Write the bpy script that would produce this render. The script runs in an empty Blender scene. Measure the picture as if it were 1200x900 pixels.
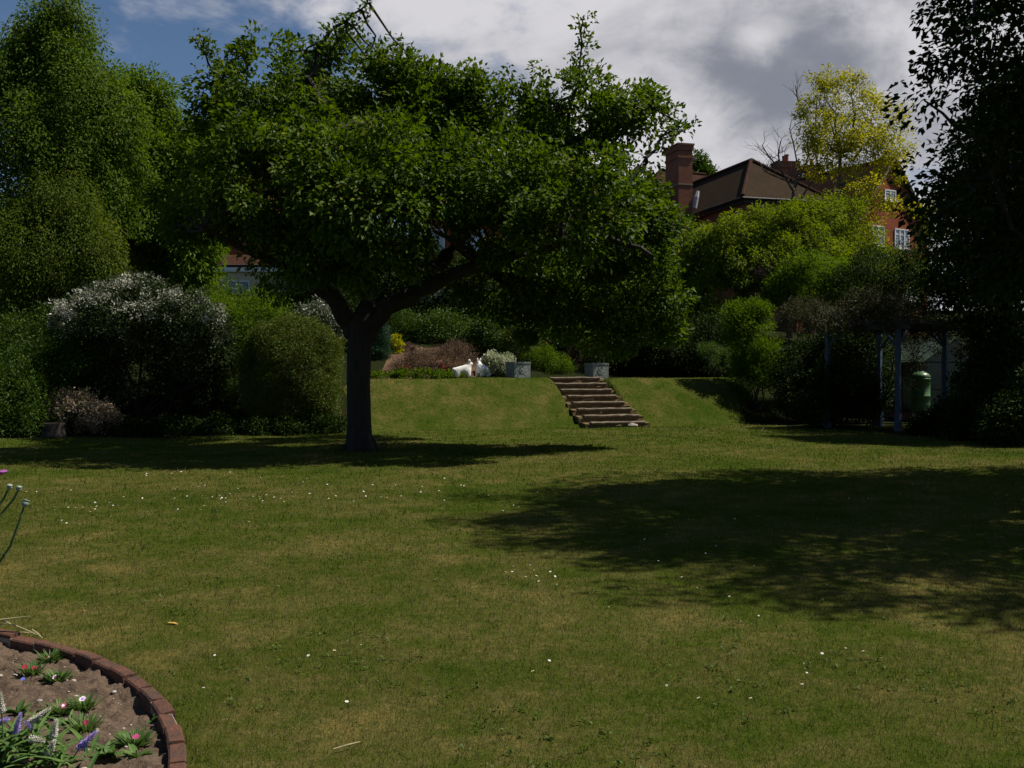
import bpy, bmesh, math, random
import numpy as np
from mathutils import Vector, Matrix

sc = bpy.context.scene
C = sc.collection
R = math.radians
random.seed(7)

# ------------------------------------------------------------------ camera, sky, sun, exposure
FPX, HOR, EYE = 1178.0, 435.0, 1.65
cam = bpy.data.cameras.new('camera')
cam.sensor_width = 36.0
cam.lens = 36.0 * FPX / 1200.0
cam.shift_y = -15.0 / 1200.0
cam.clip_start, cam.clip_end = 0.05, 3000.0
camo = bpy.data.objects.new('camera', cam)
C.objects.link(camo)
camo.location = (0, 0, EYE)
camo.rotation_euler = (R(90), 0, 0)
sc.camera = camo

SUN_AZ, SUN_EL = 8.0, 57.0          # azimuth from +X, counter-clockwise
SDIR = Vector((math.cos(R(SUN_EL)) * math.cos(R(SUN_AZ)), math.cos(R(SUN_EL)) * math.sin(R(SUN_AZ)), math.sin(R(SUN_EL))))
sun = bpy.data.lights.new('sun', 'SUN')
sun.energy = 5.0
sun.angle = R(0.5)
sun.color = (1.0, 0.93, 0.82)
suno = bpy.data.objects.new('sun', sun)
C.objects.link(suno)
suno.rotation_euler = SDIR.to_track_quat('Z', 'Y').to_euler()

sc.view_settings.view_transform = 'Standard'
sc.view_settings.look = 'None'
sc.view_settings.gamma = 1.0
sc.view_settings.use_curve_mapping = False
sc.view_settings.exposure = 0.32
sc.cycles.max_bounces = 6
sc.cycles.diffuse_bounces = 3
sc.cycles.glossy_bounces = 2
sc.cycles.transmission_bounces = 4
sc.cycles.transparent_max_bounces = 6
sc.cycles.use_denoising = True
sc.cycles.denoising_prefilter = 'ACCURATE'

world = bpy.data.worlds.new('World')
sc.world = world
world.use_nodes = True
wn = world.node_tree
wn.nodes.clear()


class NT:
    """small helper to wire nodes"""
    def __init__(s, tree): s.t = tree
    def n(s, typ, **kw):
        o = s.t.nodes.new(typ)
        for k, v in kw.items(): setattr(o, k, v)
        return o
    def l(s, a, b): s.t.links.new(a, b)
    def math(s, op, a, b=None, clamp=False):
        o = s.n('ShaderNodeMath', operation=op, use_clamp=clamp)
        for i, v in enumerate((a, b)):
            if v is None: continue
            if isinstance(v, (int, float)): o.inputs[i].default_value = v
            else: s.l(v, o.inputs[i])
        return o.outputs[0]
    def mapr(s, v, a, b, c, d, smooth=False):
        o = s.n('ShaderNodeMapRange')
        if smooth: o.interpolation_type = 'SMOOTHSTEP'
        s.l(v, o.inputs[0])
        for i, x in enumerate((a, b, c, d)): o.inputs[i + 1].default_value = x
        return o.outputs[0]
    def mix(s, f, a, b):
        o = s.n('ShaderNodeMix', data_type='RGBA')
        if isinstance(f, (int, float)): o.inputs[0].default_value = f
        else: s.l(f, o.inputs[0])
        for i, v in ((6, a), (7, b)):
            if isinstance(v, tuple): o.inputs[i].default_value = (*v, 1)
            else: s.l(v, o.inputs[i])
        return o.outputs[2]
    def noise(s, vec, scale, detail=4, rough=0.5, dist=0.0):
        o = s.n('ShaderNodeTexNoise')
        o.inputs['Scale'].default_value = scale
        o.inputs['Detail'].default_value = detail
        o.inputs['Roughness'].default_value = rough
        o.inputs['Distortion'].default_value = dist
        if vec is not None: s.l(vec, o.inputs['Vector'])
        return o.outputs['Fac']
    def scale(s, vec, x, y, z, loc=(0, 0, 0), rot=(0, 0, 0)):
        o = s.n('ShaderNodeMapping')
        o.inputs['Scale'].default_value = (x, y, z)
        o.inputs['Location'].default_value = loc
        o.inputs['Rotation'].default_value = rot
        s.l(vec, o.inputs['Vector'])
        return o.outputs[0]


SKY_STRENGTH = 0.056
w = NT(wn)
wout = w.n('ShaderNodeOutputWorld')
sky = w.n('ShaderNodeTexSky')
sky.sky_type = 'NISHITA'
sky.sun_disc = False
sky.sun_elevation = R(SUN_EL)
sky.sun_rotation = R(90 - SUN_AZ)
sky.altitude = 100
sky.ozone_density = 6.0
sky.dust_density = 0.6
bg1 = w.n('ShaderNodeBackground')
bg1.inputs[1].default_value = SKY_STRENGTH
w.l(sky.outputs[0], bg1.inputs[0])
tc = w.n('ShaderNodeTexCoord')
d = tc.outputs['Generated']
sep = w.n('ShaderNodeSeparateXYZ')
w.l(d, sep.inputs[0])
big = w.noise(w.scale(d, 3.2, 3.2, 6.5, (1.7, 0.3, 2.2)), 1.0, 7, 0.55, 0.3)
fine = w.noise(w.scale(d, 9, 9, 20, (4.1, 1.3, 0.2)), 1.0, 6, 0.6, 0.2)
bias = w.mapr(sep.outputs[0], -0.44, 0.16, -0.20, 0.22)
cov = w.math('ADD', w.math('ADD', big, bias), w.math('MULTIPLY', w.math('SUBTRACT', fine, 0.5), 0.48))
cov = w.math('SUBTRACT', cov, w.mapr(sep.outputs[2], 0.36, 0.75, 0.0, 0.42, True))  # clouds thinned overhead, out of view, to lower the fill light
cov = w.math('SUBTRACT', cov, w.mapr(sep.outputs[1], 0.35, -0.3, 0.0, 0.30, True))  # unseen sky behind the camera cleared too, for a dimmer fill
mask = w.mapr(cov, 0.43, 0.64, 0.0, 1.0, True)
tone = w.noise(w.scale(d, 4.2, 4.2, 9.0, (7.4, 2.3, 5.2)), 1.0, 6, 0.55, 0.5)
tone2 = w.math('ADD', tone, w.math('MULTIPLY', w.math('SUBTRACT', fine, 0.5), 0.42))
# a grey cloud bank stands to the right of the roofs
def lump(cx, cz, rx, rz):
    ax = w.math('DIVIDE', w.math('SUBTRACT', w.math('DIVIDE', sep.outputs[0], w.math('MAXIMUM', sep.outputs[1], 0.05)), cx), rx)
    az = w.math('DIVIDE', w.math('SUBTRACT', sep.outputs[2], cz), rz)
    rr_ = w.math('SQRT', w.math('ADD', w.math('MULTIPLY', ax, ax), w.math('MULTIPLY', az, az)))
    rr_ = w.math('ADD', rr_, w.math('MULTIPLY', w.math('SUBTRACT', w.noise(d, 14, 6, 0.6, 0.4), 0.5), 2.2))
    return w.mapr(rr_, 0.1, 1.25, 1.0, 0.0, True)
tone3 = w.math('SUBTRACT', tone2, w.math('MULTIPLY', lump(0.26, 0.285, 0.15, 0.070), 0.27))
tone4 = w.math('ADD', tone3, w.math('MULTIPLY', lump(0.245, 0.305, 0.04, 0.022), 0.34))
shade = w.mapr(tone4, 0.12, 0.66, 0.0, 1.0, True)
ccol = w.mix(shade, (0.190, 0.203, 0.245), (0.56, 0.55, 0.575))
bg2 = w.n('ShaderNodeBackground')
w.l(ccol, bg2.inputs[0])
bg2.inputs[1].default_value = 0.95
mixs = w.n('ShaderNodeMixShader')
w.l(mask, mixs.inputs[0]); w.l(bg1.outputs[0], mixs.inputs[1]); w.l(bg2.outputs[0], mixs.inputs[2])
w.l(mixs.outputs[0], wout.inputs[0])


# ------------------------------------------------------------------ object helpers
def P(px, py, Y):
    """the point at distance Y that stands where the photograph shows pixel (px, py)"""
    return np.array(((px - 600.0) / FPX * Y, Y, EYE - (py - HOR) / FPX * Y))

def tag(o, label, cat, group=None, kind=None):
    o['label'] = label
    o['category'] = cat
    if group: o['group'] = group
    if kind: o['kind'] = kind
    return o

def thing(name, label, cat, loc=(0, 0, 0), group=None, rz=0.0):
    o = bpy.data.objects.new(name, None)
    o.empty_display_size = 0.1
    C.objects.link(o)
    o.location = loc
    o.rotation_euler = (0, 0, rz)
    return tag(o, label, cat, group)

def link(name, me, mat, parent=None, world_coords=True):
    o = bpy.data.objects.new(name, me)
    if mat is not None and not me.materials:
        for m in (mat if isinstance(mat, (list, tuple)) else (mat,)): me.materials.append(m)
    C.objects.link(o)
    if parent is not None:
        o.parent = parent
        if world_coords:       # the mesh was built in world coordinates; keep it there
            m = Matrix.Translation(parent.location) @ Matrix.Rotation(parent.rotation_euler.z, 4, 'Z')
            o.matrix_parent_inverse = m.inverted()
    return o

class MB:
    def __init__(s): s.v = []; s.f = []; s.mi = []
    def add(s, vs, fs, mi=0):
        b = len(s.v)
        s.v += [tuple(map(float, q)) for q in vs]
        s.f += [tuple(b + i for i in q) for q in fs]
        s.mi += [mi] * len(fs)
    def box(s, c, size, rz=0.0, rx=0.0, mi=0, taper=1.0):
        hx, hy, hz = (q / 2 for q in size)
        m = Matrix.Translation(Vector(c)) @ Matrix.Rotation(rz, 4, 'Z') @ Matrix.Rotation(rx, 4, 'X')
        vs = [m @ Vector((a * hx * (taper if e > 0 else 1), b * hy * (taper if e > 0 else 1), e * hz)) for e in (-1, 1) for a, b in ((-1, -1), (1, -1), (1, 1), (-1, 1))]
        s.add(vs, [(3, 2, 1, 0), (4, 5, 6, 7), (0, 1, 5, 4), (1, 2, 6, 5), (2, 3, 7, 6), (3, 0, 4, 7)], mi)
    def tube(s, pts, rad, n=6, mi=0, cap=True):
        pts = [Vector(q) for q in pts]
        k = len(pts)
        if isinstance(rad, (int, float)): rad = [rad] * k
        ref = Vector((0.31, 0.17, 0.93))
        b = len(s.v)
        for i, q in enumerate(pts):
            t = (pts[min(i + 1, k - 1)] - pts[max(i - 1, 0)]).normalized()
            if abs(t.dot(ref)) > 0.95: ref2 = Vector((1, 0.2, 0))
            else: ref2 = ref
            u = t.cross(ref2).normalized(); v = t.cross(u)
            for j in range(n):
                a = 2 * math.pi * j / n
                s.v.append(tuple(q + (u * math.cos(a) + v * math.sin(a)) * rad[i]))
        for i in range(k - 1):
            for j in range(n):
                a0 = b + i * n + j; a1 = b + i * n + (j + 1) % n
                s.f.append((a0, a1, a1 + n, a0 + n)); s.mi.append(mi)
        if cap:
            s.f.append(tuple(b + j for j in range(n))[::-1]); s.mi.append(mi)
            s.f.append(tuple(b + (k - 1) * n + j for j in range(n))); s.mi.append(mi)
    def lathe(s, c, prof, n=16, mi=0):
        b = len(s.v)
        for r, z in prof:
            for j in range(n):
                a = 2 * math.pi * j / n
                s.v.append((c[0] + r * math.cos(a), c[1] + r * math.sin(a), c[2] + z))
        for i in range(len(prof) - 1):
            for j in range(n):
                a0 = b + i * n + j; a1 = b + i * n + (j + 1) % n
                s.f.append((a0, a1, a1 + n, a0 + n)); s.mi.append(mi)
        s.f.append(tuple(b + j for j in range(n))[::-1]); s.mi.append(mi)
        s.f.append(tuple(b + (len(prof) - 1) * n + j for j in range(n))); s.mi.append(mi)
    def mesh(s, name, smooth=False):
        me = bpy.data.meshes.new(name)
        me.from_pydata(s.v, [], s.f)
        if any(s.mi): me.polygons.foreach_set('material_index', s.mi)
        if smooth: me.polygons.foreach_set('use_smooth', [True] * len(s.f))
        me.update()
        return me
    def obj(s, name, mat, parent=None, smooth=False, world_coords=True, bevel=0.0):
        o = link(name, s.mesh(name, smooth), mat, parent, world_coords)
        if bevel:
            b = o.modifiers.new('bevel', 'BEVEL'); b.width = bevel; b.segments = 2; b.limit_method = 'ANGLE'
        return o

def trimesh(name, V, T, lv=None):
    """fast triangle mesh from numpy arrays, with one number per vertex for leaf to leaf variation"""
    me = bpy.data.meshes.new(name)
    n, m = len(V), len(T)
    me.vertices.add(n); me.loops.add(m * 3); me.polygons.add(m)
    me.vertices.foreach_set('co', np.ascontiguousarray(V, dtype=np.float32).ravel())
    me.loops.foreach_set('vertex_index', np.ascontiguousarray(T, dtype=np.int32).ravel())
    me.polygons.foreach_set('loop_start', np.arange(0, m * 3, 3, dtype=np.int32))
    me.polygons.foreach_set('loop_total', np.full(m, 3, dtype=np.int32))
    if lv is not None:
        a = me.attributes.new('lv', 'FLOAT', 'POINT')
        a.data.foreach_set('value', np.ascontiguousarray(lv, dtype=np.float32))
    me.update()
    me.validate()
    return me


# ------------------------------------------------------------------ materials
def new_mat(name):
    m = bpy.data.materials.new(name)
    m.use_nodes = True
    t = NT(m.node_tree)
    b = m.node_tree.nodes['Principled BSDF']
    return m, t, b

def plain(name, c1, c2=None, scale=6.0, rough=0.7, bump=0.0, bscale=30.0, spec=0.3, metal=0.0, det=5):
    m, t, b = new_mat(name)
    tcn = t.n('ShaderNodeTexCoord')
    v = tcn.outputs['Object']
    if c2 is None: c2 = tuple(x * 0.75 for x in c1)
    f = t.noise(v, scale, det, 0.6)
    t.l(t.mix(t.mapr(f, 0.3, 0.7, 0, 1), c1, c2), b.inputs['Base Color'])
    b.inputs['Roughness'].default_value = rough
    b.inputs['Specular IOR Level'].default_value = 0.0 if rough > .94 else spec
    b.inputs['Metallic'].default_value = metal
    if bump:
        bn = t.n('ShaderNodeBump')
        bn.inputs['Strength'].default_value = bump
        bn.inputs['Distance'].default_value = 0.02
        t.l(t.noise(v, bscale, 6, 0.65), bn.inputs['Height'])
        t.l(bn.outputs[0], b.inputs['Normal'])
    return m

def leaf(name, c1, c2, c3=None, trans=0.3, rough=0.55, spec=0.22):
    """leaves from c1 to c2 (a few c3), thin: part of the light passes through"""
    m, t, b = new_mat(name)
    at = t.n('ShaderNodeAttribute', attribute_name='lv')
    rp = t.n('ShaderNodeValToRGB')
    t.l(at.outputs['Fac'], rp.inputs[0])
    e = rp.color_ramp.elements
    e[0].color = (*c1, 1); e[1].color = (*c2, 1)
    e[0].position = 0.15; e[1].position = 0.8
    if c3:
        x = e.new(0.93); x.color = (*c3, 1)
    t.l(rp.outputs[0], b.inputs['Base Color'])
    b.inputs['Roughness'].default_value = rough
    b.inputs['Specular IOR Level'].default_value = spec
    tr = t.n('ShaderNodeBsdfTranslucent')
    mul = t.mix(1.0, rp.outputs[0], (1, 1, 1))
    hs = t.n('ShaderNodeHueSaturation')
    hs.inputs['Hue'].default_value = 0.485
    hs.inputs['Saturation'].default_value = 1.1
    hs.inputs['Value'].default_value = 1.25
    t.l(rp.outputs[0], hs.inputs['Color'])
    t.l(hs.outputs[0], tr.inputs[0])
    mx = t.n('ShaderNodeMixShader')
    mx.inputs[0].default_value = trans
    t.l(b.outputs[0], mx.inputs[1]); t.l(tr.outputs[0], mx.inputs[2])
    t.l(mx.outputs[0], m.node_tree.nodes['Material Output'].inputs[0])
    return m

def bark(name, c1, c2, sx=9.0, sz=2.0, bump=0.7):
    m, t, b = new_mat(name)
    v = t.scale(t.n('ShaderNodeTexCoord').outputs['Object'], sx, sx, sz)
    f = t.noise(v, 1.6, 7, 0.65, 0.4)
    t.l(t.mix(t.mapr(f, 0.35, 0.65, 0, 1), c1, c2), b.inputs['Base Color'])
    b.inputs['Roughness'].default_value = 0.9
    bn = t.n('ShaderNodeBump'); bn.inputs['Strength'].default_value = bump; bn.inputs['Distance'].default_value = 0.04
    t.l(f, bn.inputs['Height']); t.l(bn.outputs[0], b.inputs['Normal'])
    return m

def brickmat(name, c1, c2, mortar, bw=0.225, bh=0.075, ms=0.012, axis='wall', var=0.5, rough=0.85):
    """courses of brick or tile laid along the surface; uses the wall's own normal to lay the courses flat"""
    m, t, b = new_mat(name)
    geo = t.n('ShaderNodeNewGeometry')
    sp = t.n('ShaderNodeSeparateXYZ'); t.l(geo.outputs['Position'], sp.inputs[0])
    sn = t.n('ShaderNodeSeparateXYZ'); t.l(geo.outputs['True Normal'], sn.inputs[0])
    # horizontal run along the wall = dot(position, (-ny, nx)) / |n_xy|
    run = t.math('SUBTRACT', t.math('MULTIPLY', sp.outputs[1], sn.outputs[0]), t.math('MULTIPLY', sp.outputs[0], sn.outputs[1]))
    ln = t.math('SQRT', t.math('ADD', t.math('MULTIPLY', sn.outputs[0], sn.outputs[0]), t.math('MULTIPLY', sn.outputs[1], sn.outputs[1])))
    ln = t.math('MAXIMUM', ln, 0.05)
    run = t.math('DIVIDE', run, ln)
    up = t.math('DIVIDE', sp.outputs[2], ln)
    cb = t.n('ShaderNodeCombineXYZ'); t.l(run, cb.inputs[0]); t.l(up, cb.inputs[1])
    br = t.n('ShaderNodeTexBrick')
    br.inputs['Scale'].default_value = 1.0
    br.inputs['Brick Width'].default_value = bw
    br.inputs['Row Height'].default_value = bh
    br.inputs['Mortar Size'].default_value = ms
    br.inputs['Color1'].default_value = (*c1, 1)
    br.inputs['Color2'].default_value = (*c2, 1)
    br.inputs['Mortar'].default_value = (*mortar, 1)
    t.l(cb.outputs[0], br.inputs['Vector'])
    n1 = t.noise(geo.outputs['Position'], 0.8, 6, 0.65)
    n2 = t.noise(geo.outputs['Position'], 7.0, 4, 0.6)
    col = t.mix(t.mapr(n1, 0.35, 0.75, 0, var), br.outputs['Color'], tuple(x * 0.45 for x in c2))
    col = t.mix(t.mapr(n2, 0.4, 0.7, 0, 0.35), col, tuple(min(1, x * 1.25) for x in c1))
    t.l(col, b.inputs['Base Color'])
    b.inputs['Roughness'].default_value = rough
    b.inputs['Specular IOR Level'].default_value = 0.05
    bn = t.n('ShaderNodeBump'); bn.inputs['Strength'].default_value = 0.8; bn.inputs['Distance'].default_value = 0.02
    t.l(br.outputs['Fac'], bn.inputs['Height']); bn.invert = True
    t.l(bn.outputs[0], b.inputs['Normal'])
    return m

def lawn_colour(t, pos):
    """patches of green, worn and straw coloured turf; the same field colours the sheet and its blades"""
    a = t.noise(pos, 0.42, 5, 0.6, 0.4)
    b_ = t.noise(pos, 2.1, 5, 0.65, 0.2)
    c = t.noise(pos, 11.0, 4, 0.6)
    s = t.math('ADD', t.math('ADD', t.math('MULTIPLY', a, 0.55), t.math('MULTIPLY', b_, 0.5)), t.math('ADD', t.math('MULTIPLY', c, 0.34), t.math('MULTIPLY', t.noise(pos, 27.0, 4, 0.65), 0.30)))
    st = t.n('ShaderNodeTexWave'); st.bands_direction = 'X'
    st.inputs['Scale'].default_value = 0.42; st.inputs['Distortion'].default_value = 1.2; st.inputs['Detail'].default_value = 2
    t.l(t.scale(pos, 1, 1, 1, (0, 0, 0), (0, 0, R(24))), st.inputs['Vector'])
    s = t.math('ADD', s, t.math('MULTIPLY', t.math('SUBTRACT', st.outputs['Fac'], 0.5), 0.022))
    s = t.math('ADD', t.math('MULTIPLY', t.math('SUBTRACT', s, 0.845), 1.30), 0.655)
    sp = t.n('ShaderNodeSeparateXYZ'); t.l(pos, sp.inputs[0])
    s = t.math('ADD', s, t.mapr(sp.outputs[1], 5.0, 30.0, 0.035, -0.045))
    rp = t.n('ShaderNodeValToRGB')
    t.l(s, rp.inputs[0])
    e = rp.color_ramp.elements
    e[0].position = 0.48; e[0].color = (0.037, 0.061, 0.006, 1)
    e[1].position = 0.88; e[1].color = (0.165, 0.132, 0.040, 1)
    for p_, col in ((0.58, (0.054, 0.073, 0.010)), (0.67, (0.077, 0.085, 0.017)), (0.76, (0.104, 0.096, 0.028))):
        x = e.new(p_); x.color = (*col, 1)
    return rp.outputs[0]

def lawn_mat():
    m, t, b = new_mat('mown_turf')
    pos = t.n('ShaderNodeNewGeometry').outputs['Position']
    col = lawn_colour(t, pos)
    fn = t.noise(t.scale(pos, 1, 0.45, 1), 60, 4, 0.7)
    col = t.mix(t.mapr(fn, 0.35, 0.65, 0.45, 0.0), col, (0.025, 0.036, 0.008))
    t.l(col, b.inputs['Base Color'])
    b.inputs['Roughness'].default_value = 0.95
    b.inputs['Specular IOR Level'].default_value = 0.0
    bn = t.n('ShaderNodeBump'); bn.inputs['Strength'].default_value = 0.8; bn.inputs['Distance'].default_value = 0.03
    h = t.math('ADD', t.noise(pos, 70, 3, 0.7), t.math('MULTIPLY', t.noise(pos, 9, 4, 0.6), 2.0))
    t.l(h, bn.inputs['Height']); t.l(bn.outputs[0], b.inputs['Normal'])
    return m

def blade_mat():
    m, t, b = new_mat('grass_blade')
    pos = t.n('ShaderNodeNewGeometry').outputs['Position']
    col = lawn_colour(t, pos)
    at = t.n('ShaderNodeAttribute', attribute_name='lv')
    rp = t.n('ShaderNodeValToRGB')
    t.l(at.outputs['Fac'], rp.inputs[0])
    e = rp.color_ramp.elements
    e[0].position = 0.0; e[0].color = (0.75, 0.9, 0.7, 1)
    e[1].position = 1.0; e[1].color = (2.2, 1.9, 1.9, 1)
    x = e.new(0.85); x.color = (1.25, 1.3, 1.1, 1)
    mm = t.n('ShaderNodeMix', data_type='RGBA', blend_type='MULTIPLY')
    mm.inputs[0].default_value = 1.0
    t.l(col, mm.inputs[6]); t.l(rp.outputs[0], mm.inputs[7])
    t.l(mm.outputs[2], b.inputs['Base Color'])
    b.inputs['Roughness'].default_value = 0.7
    b.inputs['Specular IOR Level'].default_value = 0.06
    tr = t.n('ShaderNodeBsdfTranslucent'); t.l(mm.outputs[2], tr.inputs[0])
    mx = t.n('ShaderNodeMixShader'); mx.inputs[0].default_value = 0.3
    t.l(b.outputs[0], mx.inputs[1]); t.l(tr.outputs[0], mx.inputs[2])
    t.l(mx.outputs[0], m.node_tree.nodes['Material Output'].inputs[0])
    return m

def glass_mat(name, tint=(0.8, 0.9, 0.88)):
    m, t, b = new_mat(name)
    b.inputs['Base Color'].default_value = (*tint, 1)
    b.inputs['Roughness'].default_value = 0.08
    b.inputs['Transmission Weight'].default_value = 0.75
    b.inputs['IOR'].default_value = 1.3
    return m

M = {}
M['lawn'] = lawn_mat()
M['blade'] = blade_mat()
M['litter'] = plain('leaf_litter', (0.020, 0.018, 0.009), (0.013, 0.022, 0.006), 2.5, 0.95, 0.8, 20)
M['mulch'] = plain('bark_mulch', (0.15, 0.095, 0.062), (0.07, 0.045, 0.028), 9, 0.95, 1.0, 25)
M['soil'] = plain('dry_soil', (0.165, 0.120, 0.085), (0.085, 0.060, 0.042), 22, 0.95, 1.0, 60)
M['bark'] = bark('apple_bark', (0.008, 0.0065, 0.0045), (0.026, 0.020, 0.012))
M['bark_dark'] = bark('dark_bark', (0.018, 0.014, 0.011), (0.045, 0.036, 0.026))
M['bark_pale'] = bark('pale_bark', (0.10, 0.075, 0.06), (0.42, 0.36, 0.30), 6, 5, 0.3)
M['bark_grey'] = bark('grey_bark', (0.07, 0.055, 0.045), (0.14, 0.11, 0.09))
M['twig'] = plain('bare_twig', (0.12, 0.09, 0.075), None, 5, 0.9)
M['apple_leaf'] = leaf('apple_leaf', (0.030, 0.068, 0.004), (0.082, 0.140, 0.009), (0.15, 0.18, 0.04), 0.42, 0.55, 0.16)
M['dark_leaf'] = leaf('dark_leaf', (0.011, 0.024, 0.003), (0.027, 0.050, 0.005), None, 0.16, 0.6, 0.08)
M['birch_leaf'] = leaf('birch_leaf', (0.050, 0.104, 0.008), (0.096, 0.160, 0.020), (0.17, 0.19, 0.05), 0.46, 0.6, 0.10)
M['olive_leaf'] = leaf('olive_leaf', (0.056, 0.098, 0.008), (0.100, 0.140, 0.018), (0.17, 0.18, 0.035), 0.48, 0.6, 0.10)
M['bright_leaf'] = leaf('bright_leaf', (0.050, 0.104, 0.005), (0.096, 0.165, 0.011), (0.14, 0.20, 0.04), 0.46, 0.6, 0.10)
M['light_leaf'] = leaf('light_leaf', (0.085, 0.138, 0.008), (0.145, 0.200, 0.018), (0.19, 0.22, 0.05), 0.48, 0.6, 0.10)
M['yellow_leaf'] = leaf('yellow_leaf', (0.19, 0.225, 0.008), (0.40, 0.39, 0.015), (0.50, 0.46, 0.05), 0.48, 0.6, 0.10)
M['silver_leaf'] = leaf('silver_leaf', (0.040, 0.070, 0.025), (0.19, 0.20, 0.14), (0.62, 0.61, 0.57), 0.10, 0.55)
M['silver_under'] = leaf('grey_green_leaf', (0.016, 0.032, 0.007), (0.042, 0.062, 0.020), (0.12, 0.13, 0.08), 0.12, 0.7, 0.08)
M['blossom'] = leaf('white_spray', (0.15, 0.175, 0.11), (0.42, 0.41, 0.34), (0.66, 0.64, 0.56), 0.12, 0.7)
M['hedge_leaf'] = leaf('hedge_leaf', (0.036, 0.072, 0.005), (0.092, 0.122, 0.010), (0.17, 0.12, 0.015), 0.24)
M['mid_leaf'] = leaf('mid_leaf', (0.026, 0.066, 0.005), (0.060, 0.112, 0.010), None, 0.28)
M['blue_leaf'] = leaf('blue_conifer', (0.030, 0.078, 0.036), (0.060, 0.120, 0.060), None, 0.15, 0.6)
M['brown_leaf'] = leaf('brown_foliage', (0.09, 0.058, 0.034), (0.20, 0.135, 0.085), (0.10, 0.11, 0.04), 0.2, 0.7)
M['climber_leaf'] = leaf('climber_leaf', (0.022, 0.032, 0.006), (0.055, 0.055, 0.014), (0.11, 0.075, 0.035), 0.2, 0.6)
M['pink_flower'] = leaf('pale_pink_bloom', (0.07, 0.10, 0.03), (0.36, 0.25, 0.18), (0.66, 0.52, 0.48), 0.2, 0.7)
M['white_bloom'] = leaf('cream_bloom', (0.16, 0.24, 0.08), (0.58, 0.58, 0.42), (0.74, 0.72, 0.60), 0.2, 0.7)
M['red_bloom'] = leaf('red_bloom', (0.05, 0.06, 0.02), (0.30, 0.025, 0.04), None, 0.2, 0.6)
M['brick'] = brickmat('red_brick', (0.36, 0.085, 0.030), (0.25, 0.055, 0.022), (0.20, 0.13, 0.10))
M['brick_brown'] = brickmat('brown_brick', (0.30, 0.105, 0.055), (0.19, 0.065, 0.036), (0.24, 0.17, 0.13))
M['roof'] = brickmat('brown_roof_tile', (0.046, 0.026, 0.013), (0.029, 0.020, 0.007), (0.022, 0.017, 0.012), 0.17, 0.11, 0.014, var=0.6)
M['roof_red'] = brickmat('red_roof_tile', (0.060, 0.026, 0.015), (0.040, 0.018, 0.011), (0.030, 0.02, 0.016), 0.17, 0.11, 0.014, var=0.6)
M['tile_hung'] = brickmat('hung_clay_tile', (0.30, 0.085, 0.040), (0.20, 0.055, 0.028), (0.07, 0.025, 0.015), 0.17, 0.11, 0.012)
M['white_paint'] = plain('white_paint', (0.78, 0.78, 0.76), (0.66, 0.66, 0.63), 3, 0.5)
M['cream'] = plain('cream_render', (0.62, 0.55, 0.38), (0.50, 0.44, 0.30), 1.5, 0.85)
M['dark_paint'] = plain('dark_fascia', (0.035, 0.030, 0.028), None, 3, 0.6)
M['lead'] = plain('lead_flashing', (0.45, 0.46, 0.48), (0.30, 0.31, 0.33), 5, 0.5)
M['pot'] = plain('clay_pot', (0.26, 0.095, 0.06), (0.18, 0.07, 0.05), 6, 0.85)
M['pane'] = plain('window_pane', (0.42, 0.46, 0.50), (0.22, 0.25, 0.29), 1.2, 0.15, spec=0.6)
M['red_door'] = plain('red_door', (0.20, 0.022, 0.018), None, 3, 0.5)
M['statue'] = plain('white_statue', (0.86, 0.85, 0.81), (0.74, 0.72, 0.66), 14, 0.75, 0.5, 45)
M['planter'] = plain('grey_lead_planter', (0.30, 0.325, 0.315), (0.17, 0.19, 0.185), 9, 0.75, 0.9, 16)
M['sleeper'] = bark('weathered_sleeper', (0.075, 0.055, 0.036), (0.20, 0.155, 0.10), 3, 14, 0.6)
M['step_earth'] = plain('step_earth', (0.19, 0.135, 0.075), (0.085, 0.07, 0.035), 12, 0.95, 1.0, 40)
M['pergola'] = plain('blue_grey_paint', (0.060, 0.095, 0.155), (0.035, 0.055, 0.09), 8, 0.7, 0.3, 40)
M['beam'] = plain('dark_beam', (0.06, 0.055, 0.05), None, 6, 0.8)
M['butt'] = plain('green_plastic', (0.060, 0.135, 0.045), (0.045, 0.11, 0.036), 3, 0.4, spec=0.5)
M['green_frame'] = plain('green_frame', (0.03, 0.055, 0.04), None, 4, 0.5)
M['glass'] = glass_mat('greenhouse_glass', (0.20, 0.28, 0.26))
M['stem'] = plain('green_stem', (0.07, 0.12, 0.03), (0.05, 0.09, 0.03), 8, 0.6)
M['straw'] = plain('dry_straw', (0.42, 0.36, 0.19), (0.30, 0.25, 0.12), 8, 0.8)
M['stone'] = plain('pale_stone', (0.42, 0.38, 0.32), (0.26, 0.22, 0.18), 8, 0.9, 0.6, 25)
M['pinkstone'] = plain('pinkish_stone', (0.50, 0.36, 0.29), (0.34, 0.25, 0.2), 8, 0.9, 0.6, 25)
M['mortar'] = plain('mortar', (0.30, 0.25, 0.19), (0.2, 0.17, 0.13), 20, 0.95)
M['edge_brick'] = plain('edging_brick', (0.155, 0.058, 0.034), (0.058, 0.042, 0.030), 13, 0.9, 0.8, 60)
M['flower_red'] = plain('crimson_petal', (0.36, 0.012, 0.035), (0.22, 0.01, 0.04), 20, 0.6)
M['flower_pink'] = plain('magenta_petal', (0.42, 0.05, 0.17), (0.30, 0.03, 0.11), 20, 0.6)
M['petal_white'] = plain('white_petal', (0.80, 0.72, 0.76), (0.70, 0.55, 0.64), 20, 0.6)
M['flower_blue'] = plain('blue_petal', (0.12, 0.16, 0.55), None, 20, 0.6)
M['spike_purple'] = plain('lilac_floret', (0.34, 0.25, 0.62), (0.24, 0.17, 0.50), 30, 0.7)
M['spike_white'] = plain('faded_floret', (0.56, 0.54, 0.47), (0.40, 0.39, 0.31), 30, 0.8)
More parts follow.
